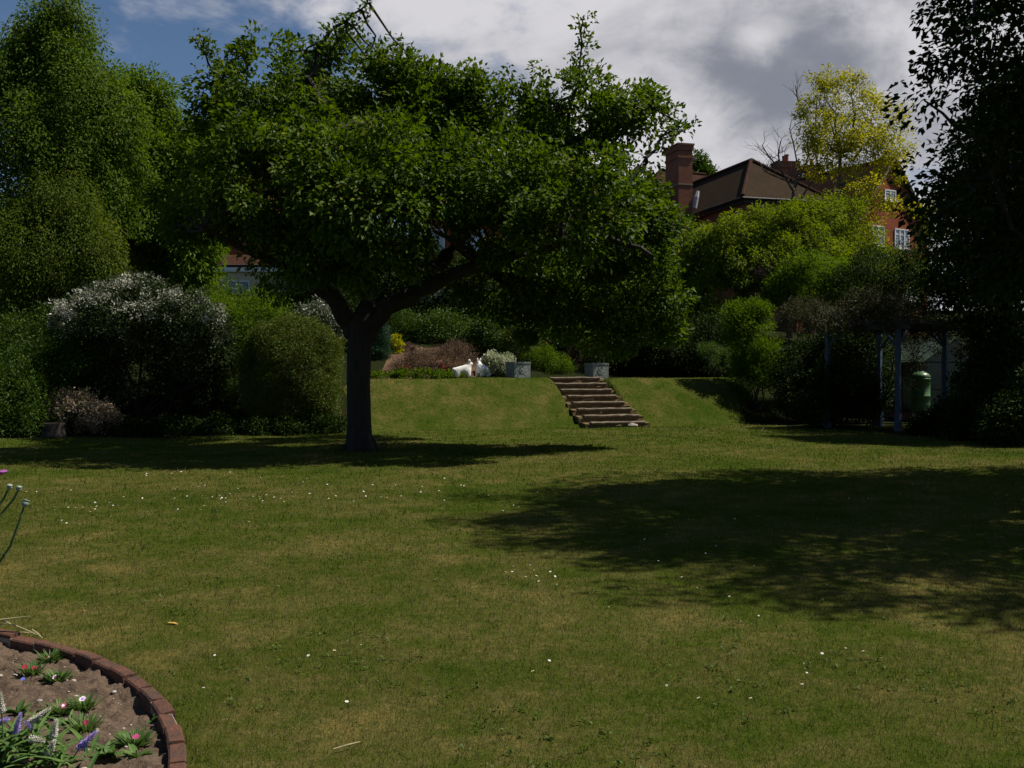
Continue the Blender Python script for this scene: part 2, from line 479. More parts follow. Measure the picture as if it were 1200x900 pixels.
M['poppy'] = plain('mauve_petal', (0.46, 0.16, 0.44), (0.34, 0.10, 0.32), 12, 0.6)
M['pod'] = plain('grey_green_pod', (0.22, 0.28, 0.22), (0.16, 0.22, 0.16), 15, 0.6)
M['plant_leaf'] = leaf('bedding_leaf', (0.05, 0.105, 0.022), (0.11, 0.19, 0.045), None, 0.3)
M['weed'] = leaf('weed_leaf', (0.048, 0.085, 0.010), (0.08, 0.12, 0.018), None, 0.25)
M['daisy'] = plain('daisy_white', (0.72, 0.72, 0.66), None, 5, 0.6)
M['daisy_eye'] = plain('daisy_yellow', (0.75, 0.5, 0.05), None, 5, 0.6)
M['yellow_dead'] = plain('yellowed_leaf', (0.52, 0.32, 0.06), (0.36, 0.18, 0.04), 12, 0.7)


# ------------------------------------------------------------------ terrain
def foot_line(x):
    x = np.asarray(x, dtype=float)
    y = 29.9 + 0.364 * (np.clip(x, -4.0, 7.0) - 3.1)
    return y + 0.75 * np.clip(x - 7.0, 0, 12)

def sstep(a, b, v):
    t = np.clip((v - a) / (b - a), 0, 1)
    return t * t * (3 - 2 * t)

def height(x, y):
    x = np.asarray(x, dtype=float); y = np.asarray(y, dtype=float)
    t = (y - foot_line(x))
    bank = 1.42 * np.clip(t / 2.6, 0, 1)
    bank = bank + 0.06 * np.sin(np.clip(t / 2.6, 0, 1) * 2 * np.pi) * -1
    u = t - 2.6
    hill = 0.28 * np.clip(u - 3.0, 0, 5) + 0.13 * np.clip(u - 8, 0, 27) + 0.06 * np.clip(u - 35, 0, 90)
    hill = hill + 0.10 * np.clip(u - 8, 0, 25) * sstep(-4, -12, x)
    und = 0.025 * np.sin(x * 0.7 + 1.3) * np.sin(y * 0.45) + 0.015 * np.sin(x * 1.9 + y * 1.1)
    und = und * sstep(5.0, 9.0, y)
    al = (x - 2.05) * 0.342 - (y - 32.42) * 0.94
    ac = np.abs((x - 2.05) * 0.94 + (y - 32.42) * 0.342)
    cut = sstep(1.0, 0.84, ac) * sstep(-0.15, 0.15, al) * sstep(3.05, 2.75, al)
    return bank + hill + und - 0.30 * cut

def hz(x, y): return float(height(x, y))

# circle of the brick edging, through three points of its outer rim
A_, B_, D_ = (np.array(P(px, py, EYE * FPX / (py - HOR))[:2]) for px, py in ((0, 748), (160, 800), (218, 900)))
def circ(a, b, c):
    m = np.array([[b[0] - a[0], b[1] - a[1]], [c[0] - a[0], c[1] - a[1]]])
    r_ = 0.5 * np.array([b @ b - a @ a, c @ c - a @ a])
    o = np.linalg.solve(m, r_)
    return o, float(np.linalg.norm(a - o))
BED_C, BED_R = circ(A_, B_, D_)

xs = np.unique(np.round(np.concatenate([np.arange(-6.5, -1.0, 0.045), np.arange(-16, 18, 0.3), np.arange(0.4, 5.0, 0.09), np.linspace(-60, -16, 30), np.linspace(18, 60, 30), np.linspace(-400, -60, 12), np.linspace(60, 400, 12)]), 3))
ys = np.unique(np.round(np.concatenate([np.arange(0.5, 6.6, 0.045), np.arange(6.6, 45, 0.25), np.arange(28.8, 33.4, 0.09), np.linspace(45, 130, 60), np.linspace(-60, 0.5, 25), np.linspace(130, 1200, 20)]), 3))
XX, YY = np.meshgrid(xs, ys)
ZZ = height(XX, YY)
nx, ny = len(xs), len(ys)
idx = np.arange(nx * ny).reshape(ny, nx)
quads = np.stack([idx[:-1, :-1], idx[:-1, 1:], idx[1:, 1:], idx[1:, :-1]], -1).reshape(-1, 4)
V = np.stack([XX, YY, ZZ], -1).reshape(-1, 3)
qc = V[quads].mean(1)
inbed = np.hypot(qc[:, 0] - BED_C[0], qc[:, 1] - BED_C[1]) < BED_R - 0.055
tt = qc[:, 1] - foot_line(qc[:, 0])
wob = 0.35 * np.sin(qc[:, 0] * 1.3) + 0.25 * np.sin(qc[:, 0] * 3.1 + 1)
left_edge = np.interp(qc[:, 1], [0, 22, 24.5, 26.0, 27.5, 60], [-60, -60, -11.5, -7.5, -4.6, -4.6]) + 0.3 * np.sin(qc[:, 1] * 2.3)
right_edge = np.interp(qc[:, 1], [0, 18, 20.5, 24, 28, 31.0, 60], [60, 60, 11.0, 11.3, 9.6, 7.6, 7.6]) + 0.25 * np.sin(qc[:, 1] * 2.1)
is_lawn = (tt < 4.3 + wob) & (qc[:, 0] > left_edge) & (qc[:, 0] < right_edge) & (qc[:, 1] < 45) & ~inbed
is_bord = ~is_lawn & ~inbed & (tt < 9.5) & (tt > 0.5) & (qc[:, 0] > -4.4) & (qc[:, 0] < -0.9)
is_hill = ~is_lawn & ~inbed & ~is_bord

def sub(name, sel, mat):
    q = quads[sel]
    used, inv = np.unique(q, return_inverse=True)
    q2 = inv.reshape(-1, 4)
    T = np.concatenate([q2[:, [0, 1, 2]], q2[:, [0, 2, 3]]])
    me = trimesh(name, V[used], T)
    me.polygons.foreach_set('use_smooth', [True] * len(T))
    o = link(name, me, mat)
    o['kind'] = 'structure'
    return o
sub('lawn', is_lawn, M['lawn'])
sub('border_ground', is_bord, M['mulch'])
sub('hillside', is_hill, M['litter'])

# soil of the round bed: a lumpy sheet just below the bricks
rng = np.random.default_rng(3)
def value_noise(x, y, s, seed):
    r_ = np.random.default_rng(seed)
    g = r_.random((64, 64))
    u, v = (x / s) % 64, (y / s) % 64
    i, j = u.astype(int), v.astype(int)
    fu, fv = u - i, v - j
    fu = fu * fu * (3 - 2 * fu); fv = fv * fv * (3 - 2 * fv)
    i1, j1 = (i + 1) % 64, (j + 1) % 64
    return (g[i, j] * (1 - fu) + g[i1, j] * fu) * (1 - fv) + (g[i, j1] * (1 - fu) + g[i1, j1] * fu) * fv
def soil_z(x, y):
    x = np.asarray(x, dtype=float) + 50; y = np.asarray(y, dtype=float) + 50
    return (-0.018 + 0.045 * (value_noise(x, y, 0.25, 1) - .5) + 0.045 * (value_noise(x, y, 0.07, 2) - .5) + 0.036 * np.abs(value_noise(x, y, 0.035, 4) - .5))
def soil_pt(x, y): return float(soil_z(np.array([x]), np.array([y]))[0])
gx = np.arange(BED_C[0] - BED_R, BED_C[0] + BED_R, 0.012)
gy = np.arange(BED_C[1] - BED_R, BED_C[1] + BED_R, 0.012)
gx = gx[gx > -4.2]; gy = gy[gy > 2.6]
SX, SY = np.meshgrid(gx, gy)
SV = np.stack([SX, SY, soil_z(SX, SY)], -1).reshape(-1, 3)
si = np.arange(len(gx) * len(gy)).reshape(len(gy), len(gx))
sq = np.stack([si[:-1, :-1], si[:-1, 1:], si[1:, 1:], si[1:, :-1]], -1).reshape(-1, 4)
sc_ = SV[sq].mean(1)
sq = sq[np.hypot(sc_[:, 0] - BED_C[0], sc_[:, 1] - BED_C[1]) < BED_R - 0.03]
used, inv = np.unique(sq, return_inverse=True)
sq = inv.reshape(-1, 4)
me = trimesh('bed_soil', SV[used], np.concatenate([sq[:, [0, 1, 2]], sq[:, [0, 2, 3]]]))
me.polygons.foreach_set('use_smooth', [True] * len(me.polygons))
o = link('bed_soil', me, M['soil']); o['kind'] = 'structure'


# ------------------------------------------------------------------ foliage
def norm(a): return a / np.maximum(np.linalg.norm(a, axis=-1, keepdims=True), 1e-9)

def leaf_arrays(rg, cen, out, per, crad, L, W, droop=0.3, ow=0.6, up=0.8, flat=0.8, jit=0.9):
    n = len(cen)
    per = np.broadcast_to(per, (n,))
    base = np.repeat(cen, per, 0); o = np.repeat(out, per, 0)
    m = len(base)
    cr = np.repeat(np.broadcast_to(crad, (n,)), per)[:, None]
    g = rg.normal(size=(m, 3)); g = g / np.maximum(1, np.linalg.norm(g, axis=1, keepdims=True) / 1.7)
    base = base + g * cr * np.array([1, 1, flat]) * 0.62
    dr = norm(o * ow + g * 0.35 + rg.normal(size=(m, 3)) * jit * 0.6 + np.array([0, 0, -droop]))
    nm = norm(np.array([0, 0, 1.0]) * up + o * 0.35 + rg.normal(size=(m, 3)) * 0.55)
    sd = norm(np.cross(dr, nm)); nm = np.cross(sd, dr)
    l = (L * (0.65 + 0.7 * rg.random(m)))[:, None]; wd = l * (W / L)
    mid = base + dr * l * 0.45
    tip = base + dr * l - nm * l * 0.12
    fold = nm * wd * 0.22
    V = np.stack([base, mid + sd * wd * .5 + fold, tip, mid - sd * wd * .5 + fold], 1).reshape(-1, 3)
    i = np.arange(m)[:, None] * 4
    T = np.concatenate([i + np.array([0, 1, 2]), i + np.array([0, 2, 3])])
    cl = np.repeat(rg.random(n), per)
    lv = np.clip(0.35 * cl + 0.65 * rg.random(m), 0, 1)
    return V, T, np.repeat(lv, 4)

def join_arrays(parts):
    vs, ts, ls, k = [], [], [], 0
    for v, t, l in parts:
        vs.append(v); ts.append(t + k); ls.append(l); k += len(v)
    return np.concatenate(vs), np.concatenate(ts), np.concatenate(ls)

def clump_centres(rg, lobes, n, shell=0.5, burst=0.12, under=0.35):
    lb = np.array(lobes, dtype=float)
    a = lb[:, 3] * lb[:, 5] + lb[:, 3] * lb[:, 4] + lb[:, 4] * lb[:, 5]
    cen, out = [], []
    tries = 0
    while len(cen) < n and tries < n * 12:
        tries += 1
        q = lb[rg.choice(len(lb), p=a / a.sum())]
        dv = rg.normal(size=3); dv /= np.linalg.norm(dv)
        if dv[2] < -0.35 and rg.random() > under: continue
        r_ = shell + (1 - shell) * rg.random() ** 0.6
        if rg.random() < burst: r_ = 1.0 + 0.14 * rg.random()
        p_ = q[:3] + dv * q[3:] * r_
        dd = np.sqrt((((p_ - lb[:, :3]) / lb[:, 3:]) ** 2).sum(1))
        if dd.min() < shell * 0.75: continue
        cen.append(p_)
        o = dv / q[3:]; out.append(o / np.linalg.norm(o))
    return np.array(cen), np.array(out)

def lob(Y, *ls):
    r_ = []
    for l in ls:
        px, py, rx, rz = l[:4]
        dy = l[4] if len(l) > 4 else 0.0
        k = (Y + dy) / FPX
        p = P(px, py, Y + dy)
        ry = l[5] if len(l) > 5 else rx * k * 0.85
        r_.append((p[0], p[1], p[2], rx * k, ry, rz * k))
    return r_

def wiggle(rg, a, b, n=5, amp=0.08, sag=0.0):
    a = np.array(a, float); b = np.array(b, float)
    L = np.linalg.norm(b - a)
    pts = []
    for i in range(n + 1):
        t = i / n
        p = a + (b - a) * t
        if 0 < i < n: p = p + rg.normal(size=3) * amp * L * 0.5
        p[2] += sag * L * math.sin(math.pi * t)
        pts.append(p)
    return pts

def branches_to(mb, rg, starts, ends, r0, r1, amp=0.1, n=4, sides=5, sag=0.05):
    for e in ends:
        dd = np.linalg.norm(np.array(starts) - e, axis=1)
        s = starts[int(np.argmin(dd))]
        mb.tube(wiggle(rg, s, e, n, amp, sag), [r0 + (r1 - r0) * i / n for i in range(n + 1)], sides)

def tree(name, label, lobes, base, n, per, crad, L, W, mat, trunkm, seed, r0=0.2, group=None, shell=0.5, droop=0.3, cat='tree',
         twigs=60, ow=0.6, up=0.8, flat=0.8, burst=0.12, lean=None, limbs=True, extra=None, jit=0.9, under=0.35):
    rg = np.random.default_rng(seed)
    t = thing(name, label, cat, tuple(base), group)
    lb = np.array(lobes)
    mid = lb[:, :3].mean(0)
    tm = MB()
    top = np.array(lean) if lean is not None else np.array([base[0] * .4 + mid[0] * .6, base[1] * .4 + mid[1] * .6, base[2] + (mid[2] - base[2]) * 0.75])
    pts = wiggle(rg, np.array(base) - np.array([0, 0, .15]), top, 6, 0.05)
    rr = [r0 * (1.35 if i == 0 else 1.0) * (1 - 0.45 * i / 6) for i in range(7)]
    tm.tube(pts, rr, 9)
    tm.obj('trunk', trunkm, t, True)
    cen, out = clump_centres(rg, lobes, n, shell, burst, under)
    if limbs:
        bm_ = MB()
        st = [np.array(p_) for p_ in pts[2:]]
        limb_pts = list(st)
        for q in lb:
            s = st[int(np.argmin([np.linalg.norm(p_ - q[:3]) for p_ in st]))]
            wp = wiggle(rg, s, q[:3], 5, 0.12, 0.05)
            bm_.tube(wp, [r0 * 0.5 * (1 - 0.75 * i / 5) for i in range(6)], 6)
            limb_pts += wp[2:]
        if twigs:
            sel = cen[rg.choice(len(cen), min(twigs, len(cen)), replace=False)]
            branches_to(bm_, rg, limb_pts, sel, r0 * 0.10, r0 * 0.03, 0.12)
        bm_.obj('branches', trunkm, t)
    parts = [leaf_arrays(rg, cen, out, per, crad * (0.7 + 0.6 * rg.random(len(cen))), L, W, droop, ow, up, flat, jit)]
    if extra: parts += extra(rg, t)
    link('crown', trimesh('crown', *join_arrays(parts)), mat, t)
    return t

def shrub(name, label, lobes, base, n, per, crad, L, W, mat, seed, stemm='bark_dark', group=None, cat='shrub', shell=0.45, droop=0.1,
          ow=0.55, up=0.6, flat=0.9, burst=0.10, stems=5, r0=0.03, jit=0.9, under=0.5, core=True):
    rg = np.random.default_rng(seed)
    base = np.array(base, float)
    t = thing(name, label, cat, tuple(base), group)
    lb = np.array(lobes)
    sm = MB()
    for i in range(stems):
        q = lb[i % len(lb)]
        e = q[:3] + rg.normal(size=3) * q[3:] * 0.3
        s = base + np.array([rg.normal() * .12, rg.normal() * .12, -0.08])
        sm.tube(wiggle(rg, s, e, 4, 0.08), [r0 * (1 - .6 * k / 4) for k in range(5)], 5)
    sm.obj('stem', M[stemm], t)
    cen, out = clump_centres(rg, lobes, n, shell, burst, under)
    link('foliage', trimesh('foliage', *leaf_arrays(rg, cen, out, per, crad * (0.7 + 0.6 * rg.random(len(cen))), L, W, droop, ow, up, flat, jit)), M[mat] if isinstance(mat, str) else mat, t)
    return t

def gp(px, Y):
    x = (px - 600) / FPX * Y
    return np.array((x, Y, hz(x, Y)))

# ------------------------------------------------------------------ houses
def poly(mb, pts, mi=0): mb.add(pts, [tuple(range(len(pts)))], mi)

def slab(mb, pts, th=0.14):
    """a roof slope with thickness, from its outline (counter-clockwise seen from outside)"""
    p = [Vector(map(float, q)) for q in pts]
    n = (p[1] - p[0]).cross(p[2] - p[0]).normalized()
    b = [q - n * th for q in p]
    k = len(p)
    mb.add(p + b, [tuple(range(k)), tuple(range(2 * k - 1, k - 1, -1))] + [(i, i + k, (i + 1) % k + k, (i + 1) % k) for i in range(k)])

class Frame2:
    """plan coordinates of a house: u along its front, v into its depth"""
    def __init__(s, o, ang): s.o = np.array(o, float); s.u = np.array((math.cos(ang), math.sin(ang))); s.v = np.array((-math.sin(ang), math.cos(ang))); s.a = ang
    def __call__(s, u, v, z):
        q = s.o + s.u * u + s.v * v
        return (q[0], q[1], z)

def walls(t, F, u0, u1, v0, v1, z0, z1, mat, name='wall'):
    mb = MB()
    c = F((u0 + u1) / 2, (v0 + v1) / 2, (z0 + z1) / 2)
    mb.box(c, (u1 - u0, v1 - v0, z1 - z0), F.a)
    return mb.obj(name, mat, t)

def house_window(t, F, u, z, wd, ht, face='front', v=0.0, lights=2, mat='white_paint'):
    """a framed window stood 4 cm proud of the wall: frame > pane, sill"""
    off = -0.04 if face == 'front' else 0
    def pt(a, dz, dep):
        return F(u + a, v - dep, z + dz) if face == 'front' else F(v - dep, u + a, z + dz)
    def bx(mb, a0, a1, b0, b1, d0, d1):
        if face == 'front': c = F(u + (a0 + a1) / 2, v - (d0 + d1) / 2, z + (b0 + b1) / 2); mb.box(c, (a1 - a0, d1 - d0, b1 - b0), F.a)
        else: c = F(v - (d0 + d1) / 2, u + (a0 + a1) / 2, z + (b0 + b1) / 2); mb.box(c, (d1 - d0, a1 - a0, b1 - b0), F.a)
    fr = MB(); f = 0.07
    bx(fr, -wd / 2, wd / 2, ht / 2 - f, ht / 2, .003, .06); bx(fr, -wd / 2, wd / 2, -ht / 2, -ht / 2 + f, .003, .06)
    for i in range(lights + 1):
        a = -wd / 2 + (wd - f) * i / lights
        bx(fr, a, a + f, -ht / 2 + f, ht / 2 - f, .003, .055)
    bx(fr, -wd / 2 + f, wd / 2 - f, ht * .18, ht * .18 + .03, .003, .045)
    fo = fr.obj('window', M[mat], t)
    pa = MB(); bx(pa, -wd / 2 + f, wd / 2 - f, -ht / 2 + f, ht / 2 - f, .004, .02)
    pa.obj('pane', M['pane'], fo).parent = fo
    sl = MB(); bx(sl, -wd / 2 - .08, wd / 2 + .08, -ht / 2 - .09, -ht / 2 - .003, .004, .14)
    sl.obj('sill', M[mat], fo)
    for ch in fo.children: ch.matrix_parent_inverse = Matrix.Identity(4)
    # frame mesh is in world coordinates relative to the house: children share that space
    return fo

def chimney(t, c, a, b, z0, z1, ang, mat, pots=2, name='chimney', potr=0.13):
    mb = MB()
    mb.box((c[0], c[1], (z0 + z1) / 2), (a, b, z1 - z0), ang)
    mb.box((c[0], c[1], z1 - 0.62), (a + .10, b + .10, .16), ang)
    mb.box((c[0], c[1], z1 - 0.05), (a + .14, b + .14, .34), ang)
    mb.box((c[0], c[1], z1 + 0.17), (a + .22, b + .22, .10), ang)
    o = mb.obj(name, mat, t)
    for i in range(pots):
        k = (i - (pots - 1) / 2) * min(b, 1.9) / max(pots, 1)
        p = MB()
        x, y = c[0] - math.sin(ang) * k, c[1] + math.cos(ang) * k
        p.lathe((x, y, z1 + .2), [(potr * 1.15, 0), (potr, .08), (potr * .92, .42), (potr * 1.12, .45), (potr * 1.12, .52), (potr * .7, .53), (potr * .7, .3)], 12)
        po = p.obj('chimney_pot', M['pot'], o)
        po.matrix_parent_inverse = Matrix.Identity(4)
    return o

# the brown tiled house with hipped roof, its corner toward the garden
ang = math.atan2(.272, .962)
H1 = thing('brick_house', 'brick house with mossy brown hipped roof and tall stack behind the apple tree', 'house', (13.3, 58.0, hz(13.3, 58)))
F = Frame2((13.3, 58.0), ang)
ev, hw, L1 = 11.75, 3.0, 12.0
walls(H1, F, 0.35, 5.65, 0.35, L1, hz(14, 60) - 1.0, ev - .05, M['brick_brown'])
rf = MB()
C0, C1 = F(0, 0, ev), F(6, 0, ev); E0, E1 = F(0, L1 + .4, ev), F(6, L1 + .4, ev)
A0, A1 = F(3, 4.4, 14.85), F(3, L1 + .4, 14.85)
slab(rf, [C0, C1, A0]); slab(rf, [E0, C0, A0, A1]); slab(rf, [C1, E1, A1, A0])
roof1 = rf.obj('roof', M['roof'], H1)
rd = MB()
for a, b in ((C0, A0), (C1, A0), (A0, A1)):
    rd.tube([np.array(a) + (0, 0, .03), np.array(b) + (0, 0, .05)], .13, 8)
rd.obj('ridge_tile', M['roof_red'], H1)
fa = MB()
fa.box(F(0.12, L1 / 2, ev - .24), (.05, L1, .26), ang); fa.box(F(3, 0.12, ev - .24), (5.7, .05, .26), ang)
fa.obj('fascia', M['dark_paint'], H1)
gt = MB()
gt.tube([F(-.08, -.05, ev - .1), F(-.08, L1, ev - .1)], .08, 8); gt.tube([F(-.05, -.08, ev - .1), F(6, -.08, ev - .1)], .08, 8)
gt.obj('gutter', M['dark_paint'], H1)
# second, higher range behind
rf2 = MB()
W0, W1 = F(-1.6, 10.6, 12.6), F(6.2, 10.6, 12.6); W2, W3 = F(6.2, 19.5, 12.6), F(-1.6, 19.5, 12.6)
Q0, Q1 = F(1.4, 14.6, 16.15), F(5.0, 14.6, 16.0)
slab(rf2, [W0, W1, Q1, Q0]); slab(rf2, [W1, W2, Q1]); slab(rf2, [W2, W3, Q0, Q1]); slab(rf2, [W3, W0, Q0])
rf2.obj('roof', M['roof_red'], H1)
walls(H1, F, -1.3, 5.9, 12.4, 19.2, hz(12, 70) - 1, 12.5, M['brick_brown'])
rd2 = MB(); rd2.tube([Q0, Q1], .13, 8); rd2.tube([W0, Q0], .12, 8); rd2.obj('ridge_tile', M['roof_red'], H1)
st = chimney(H1, F(-0.9, 6.6, 0)[:2], .95, 1.95, hz(11, 64), 15.75, ang, M['brick_brown'], pots=0)
bd = MB(); bd.box(F(-0.9, 6.6, 13.4), (1.0, 2.0, .09), ang); bo = bd.obj('string_course', M['mortar'], st); bo.matrix_parent_inverse = Matrix.Identity(4)
fl = MB(); fl.tube([F(-0.30, 5.55, 11.9), F(-0.18, 5.55, 12.6), F(-0.05, 5.6, 13.0)], [.14, .16, .10], 6); fl.obj('flashing', M['lead'], H1)
dish = MB(); dish.lathe(F(-0.1, 6.2, 15.0), [(.02, 0), (.18, .05), (.28, .16), (.27, .17), (.17, .07), (.01, .02)], 14); dish.tube([F(-.42, 6.3, 15.0), F(-.1, 6.2, 15.0)], .03, 6)
dish.obj('satellite_dish', M['lead'], H1)

# twin stacks between the two houses belong to a third roof further back
H1b = thing('stack_house', 'low dark roofed house with twin brown chimney stacks behind the pale leafed tree', 'house', (20.5, 66, hz(20.5, 66)))
F = Frame2((17.5, 66.0), 0.1)
walls(H1b, F, 0, 8, 0, 7, hz(20, 66) - 1, 12.2, M['brick_brown'])
rb = MB()
slab(rb, [F(-.3, -.3, 12.2), F(8.3, -.3, 12.2), F(8.3, 3.5, 14.4), F(-.3, 3.5, 14.4)]); slab(rb, [F(8.3, 7.3, 12.2), F(-.3, 7.3, 12.2), F(-.3, 3.5, 14.4), F(8.3, 3.5, 14.4)])
rb.obj('roof', M['roof'], H1b)
chimney(H1b, F(1.3, 2.2, 0)[:2], 1.5, 1.0, 12, 15.6, .1, M['brick_brown'], 2)
chimney(H1b, F(2.9, 1.6, 0)[:2], 1.2, 1.0, 12, 15.25, .1, M['brick_brown'], 1)
wp = MB(); wp.tube([F(2.2, 1.4, 12.5), F(2.2, 1.4, 15.5)], .06, 8); wp.obj('flue_pipe', M['white_paint'], H1b)

# gabled red brick house on the right
H2 = thing('gabled_house', 'red brick gabled house with white sash windows beside the yellow tree', 'house', (21, 57, hz(21, 57)))
HA = R(30)
F = Frame2((19.3, 56.3), HA)
z0 = hz(21, 57) - 1.0
gw, ze, zr = 6.0, 10.1, 13.9
mb = MB()
g = [F(0, 0, z0), F(gw, 0, z0), F(gw, 0, ze), F(gw / 2, 0, zr - .12), F(0, 0, ze)]
gb = [F(0, 9, z0), F(gw, 9, z0), F(gw, 9, ze), F(gw / 2, 9, zr - .12), F(0, 9, ze)]
mb.add(g + gb, [(0, 1, 2, 3, 4), (9, 8, 7, 6, 5), (0, 4, 9, 5), (1, 6, 7, 2), (4, 3, 8, 9), (3, 2, 7, 8), (0, 5, 6, 1)])
mb.obj('wall', M['brick'], H2)
rb = MB()
sl = (zr - ze) / (gw / 2)
slab(rb, [F(-.35, 9.2, ze - .35 * sl + .1), F(-.35, -.18, ze - .35 * sl + .1), F(gw / 2, -.18, zr + .1), F(gw / 2, 9.2, zr + .1)])
slab(rb, [F(gw + .35, -.18, ze - .35 * sl + .1), F(gw + .35, 9.2, ze - .35 * sl + .1), F(gw / 2, 9.2, zr + .1), F(gw / 2, -.18, zr + .1)])
rb.obj('roof', M['roof_red'], H2)
bg_ = MB()
for s in (-1, 1):
    a = np.array(F(gw / 2 + s * (gw / 2 + .3), -.2, ze - .3 * sl + .02)); b = np.array(F(gw / 2, -.2, zr + .03))
    bg_.tube([a, b], .09, 4)
bg_.obj('bargeboard', M['mortar'], H2)
house_window(H2, F, 1.75, 9.35, 1.0, 1.15)
house_window(H2, F, 3.75, 9.3, 1.25, 1.15, lights=3)
house_window(H2, F, 2.75, 11.75, 0.95, .6)
house_window(H2, F, 2.2, 6.3, 1.2, 1.3, lights=3)
house_window(H2, F, 4.6, 6.4, 1.2, 1.3, lights=3)
# lower wing with red door
walls(H2, F, -3.4, -.02, 1.2, 6, z0, 9.0, M['brick_brown'])
rw = MB(); rw.box(F(-1.75, 3.4, 9.12), (3.9, 5.4, .2), HA); rw.obj('flat_roof', M['dark_paint'], H2)
house_window(H2, F, -2.6, 8.1, .8, 1.0, v=1.2, lights=1)
dr = MB(); dr.box(F(-.8, 1.17, 7.0), (.95, .06, 2.3), HA); do = dr.obj('door', M['red_door'], H2)
dh = MB(); dh.lathe(F(-1.1, 1.10, 6.9), [(.02, 0), (.05, .02), (.05, .06), (.02, .08)], 8); dq = dh.obj('handle', M['lead'], do); dq.matrix_parent_inverse = Matrix.Identity(4)

# tile hung house behind the apple tree
H0 = thing('tile_hung_house', 'orange tile hung house with white casement windows behind the apple crown', 'house', (2, 59, hz(2, 59)))
F = Frame2((-6.0, 60.5), R(3))
z0 = hz(2, 60) - 1
walls(H0, F, 0, 15.2, 0, 8, z0, 6.6, M['brick'])
walls(H0, F, -.06, 15.26, -.06, 8.06, 6.6, 11.4, M['tile_hung'], 'tiled_wall')
rb = MB()
slab(rb, [F(-.5, -.5, 11.3), F(15.7, -.5, 11.3), F(15.2, 4, 14.0), F(0, 4, 14.0)]); slab(rb, [F(15.7, 8.5, 11.3), F(-.5, 8.5, 11.3), F(0, 4, 14.0), F(15.2, 4, 14.0)])
slab(rb, [F(15.7, -.5, 11.3), F(15.7, 8.5, 11.3), F(15.2, 4, 14.0)]); slab(rb, [F(-.5, 8.5, 11.3), F(-.5, -.5, 11.3), F(0, 4, 14.0)])
rb.obj('roof', M['roof_red'], H0)
for u in (1.2, 3.6, 6.4, 9.4, 12.6):
    house_window(H0, F, u, 9.6, 1.5, 1.2, v=-.06, lights=3)
    house_window(H0, F, u, 6.9 - .9, 1.5, 1.25, v=0, lights=3)
fw = MB(); fw.box(F(7.6, -.10, 6.62), (15.4, .12, .22), R(3)); fw.obj('white_band', M['white_paint'], H0)

# far house on the rise at the left, only its chimney and some roof clear the trees
HL = thing('hillside_house', 'brown roofed house high on the wooded rise with one slim clay chimney pot', 'house', (-21, 62, hz(-21, 62)))
F = Frame2((-25.5, 62.0), R(-4))
walls(HL, F, 0, 10.5, 0, 8, hz(-21, 63) - 2, 13.2, M['brick'])
rb = MB()
slab(rb, [F(-.4, -.4, 13.1), F(10.9, -.4, 13.1), F(9.2, 4, 17.0), F(2, 4, 17.0)]); slab(rb, [F(10.9, 8.4, 13.1), F(-.4, 8.4, 13.1), F(2, 4, 17.0), F(9.2, 4, 17.0)])
slab(rb, [F(10.9, -.4, 13.1), F(10.9, 8.4, 13.1), F(9.2, 4, 17.0)]); slab(rb, [F(-.4, 8.4, 13.1), F(-.4, -.4, 13.1), F(2, 4, 17.0)])
rb.obj('roof', M['roof_red'], HL)
chimney(HL, F(2.05, 3.2, 0)[:2], .8, .8, 15, 19.4, R(-4), M['brick_brown'], 1, potr=.27)
house_window(HL, F, 3, 11.5, 1.4, 1.3); house_window(HL, F, 7.5, 11.5, 1.4, 1.3)

# low cream bungalow glimpsed between the shrubs
HB = thing('cream_bungalow', 'low cream rendered bungalow with white fascia glimpsed behind the hedge tops', 'house', (-10, 50, hz(-10, 50)))
F = Frame2((-14.6, 49.0), R(2))
zb = 1.65 + (435 - 312) / 1178 * 49
walls(HB, F, 0, 9.2, 0, 6, hz(-10, 50) - 1.2, zb - .02, M['cream'])
fb = MB(); fb.box(F(4.6, -.12, zb - .1), (9.8, .10, .34), R(2)); fb.obj('fascia', M['white_paint'], HB)
rb = MB()
slab(rb, [F(-.3, -.2, zb + .05), F(9.5, -.2, zb + .05), F(9.5, 3, zb + .9), F(-.3, 3, zb + .9)]); slab(rb, [F(9.5, 6.2, zb + .05), F(-.3, 6.2, zb + .05), F(-.3, 3, zb + .9), F(9.5, 3, zb + .9)])
rb.obj('roof', M['roof_red'], HB)
house_window(HB, F, 4.2, zb - 1.3, 1.6, 1.2, lights=3)
house_window(HB, F, 7.6, zb - 1.3, 1.6, 1.2, lights=3)
house_window(HB, F, 1.2, zb - 1.3, 1.2, 1.2)

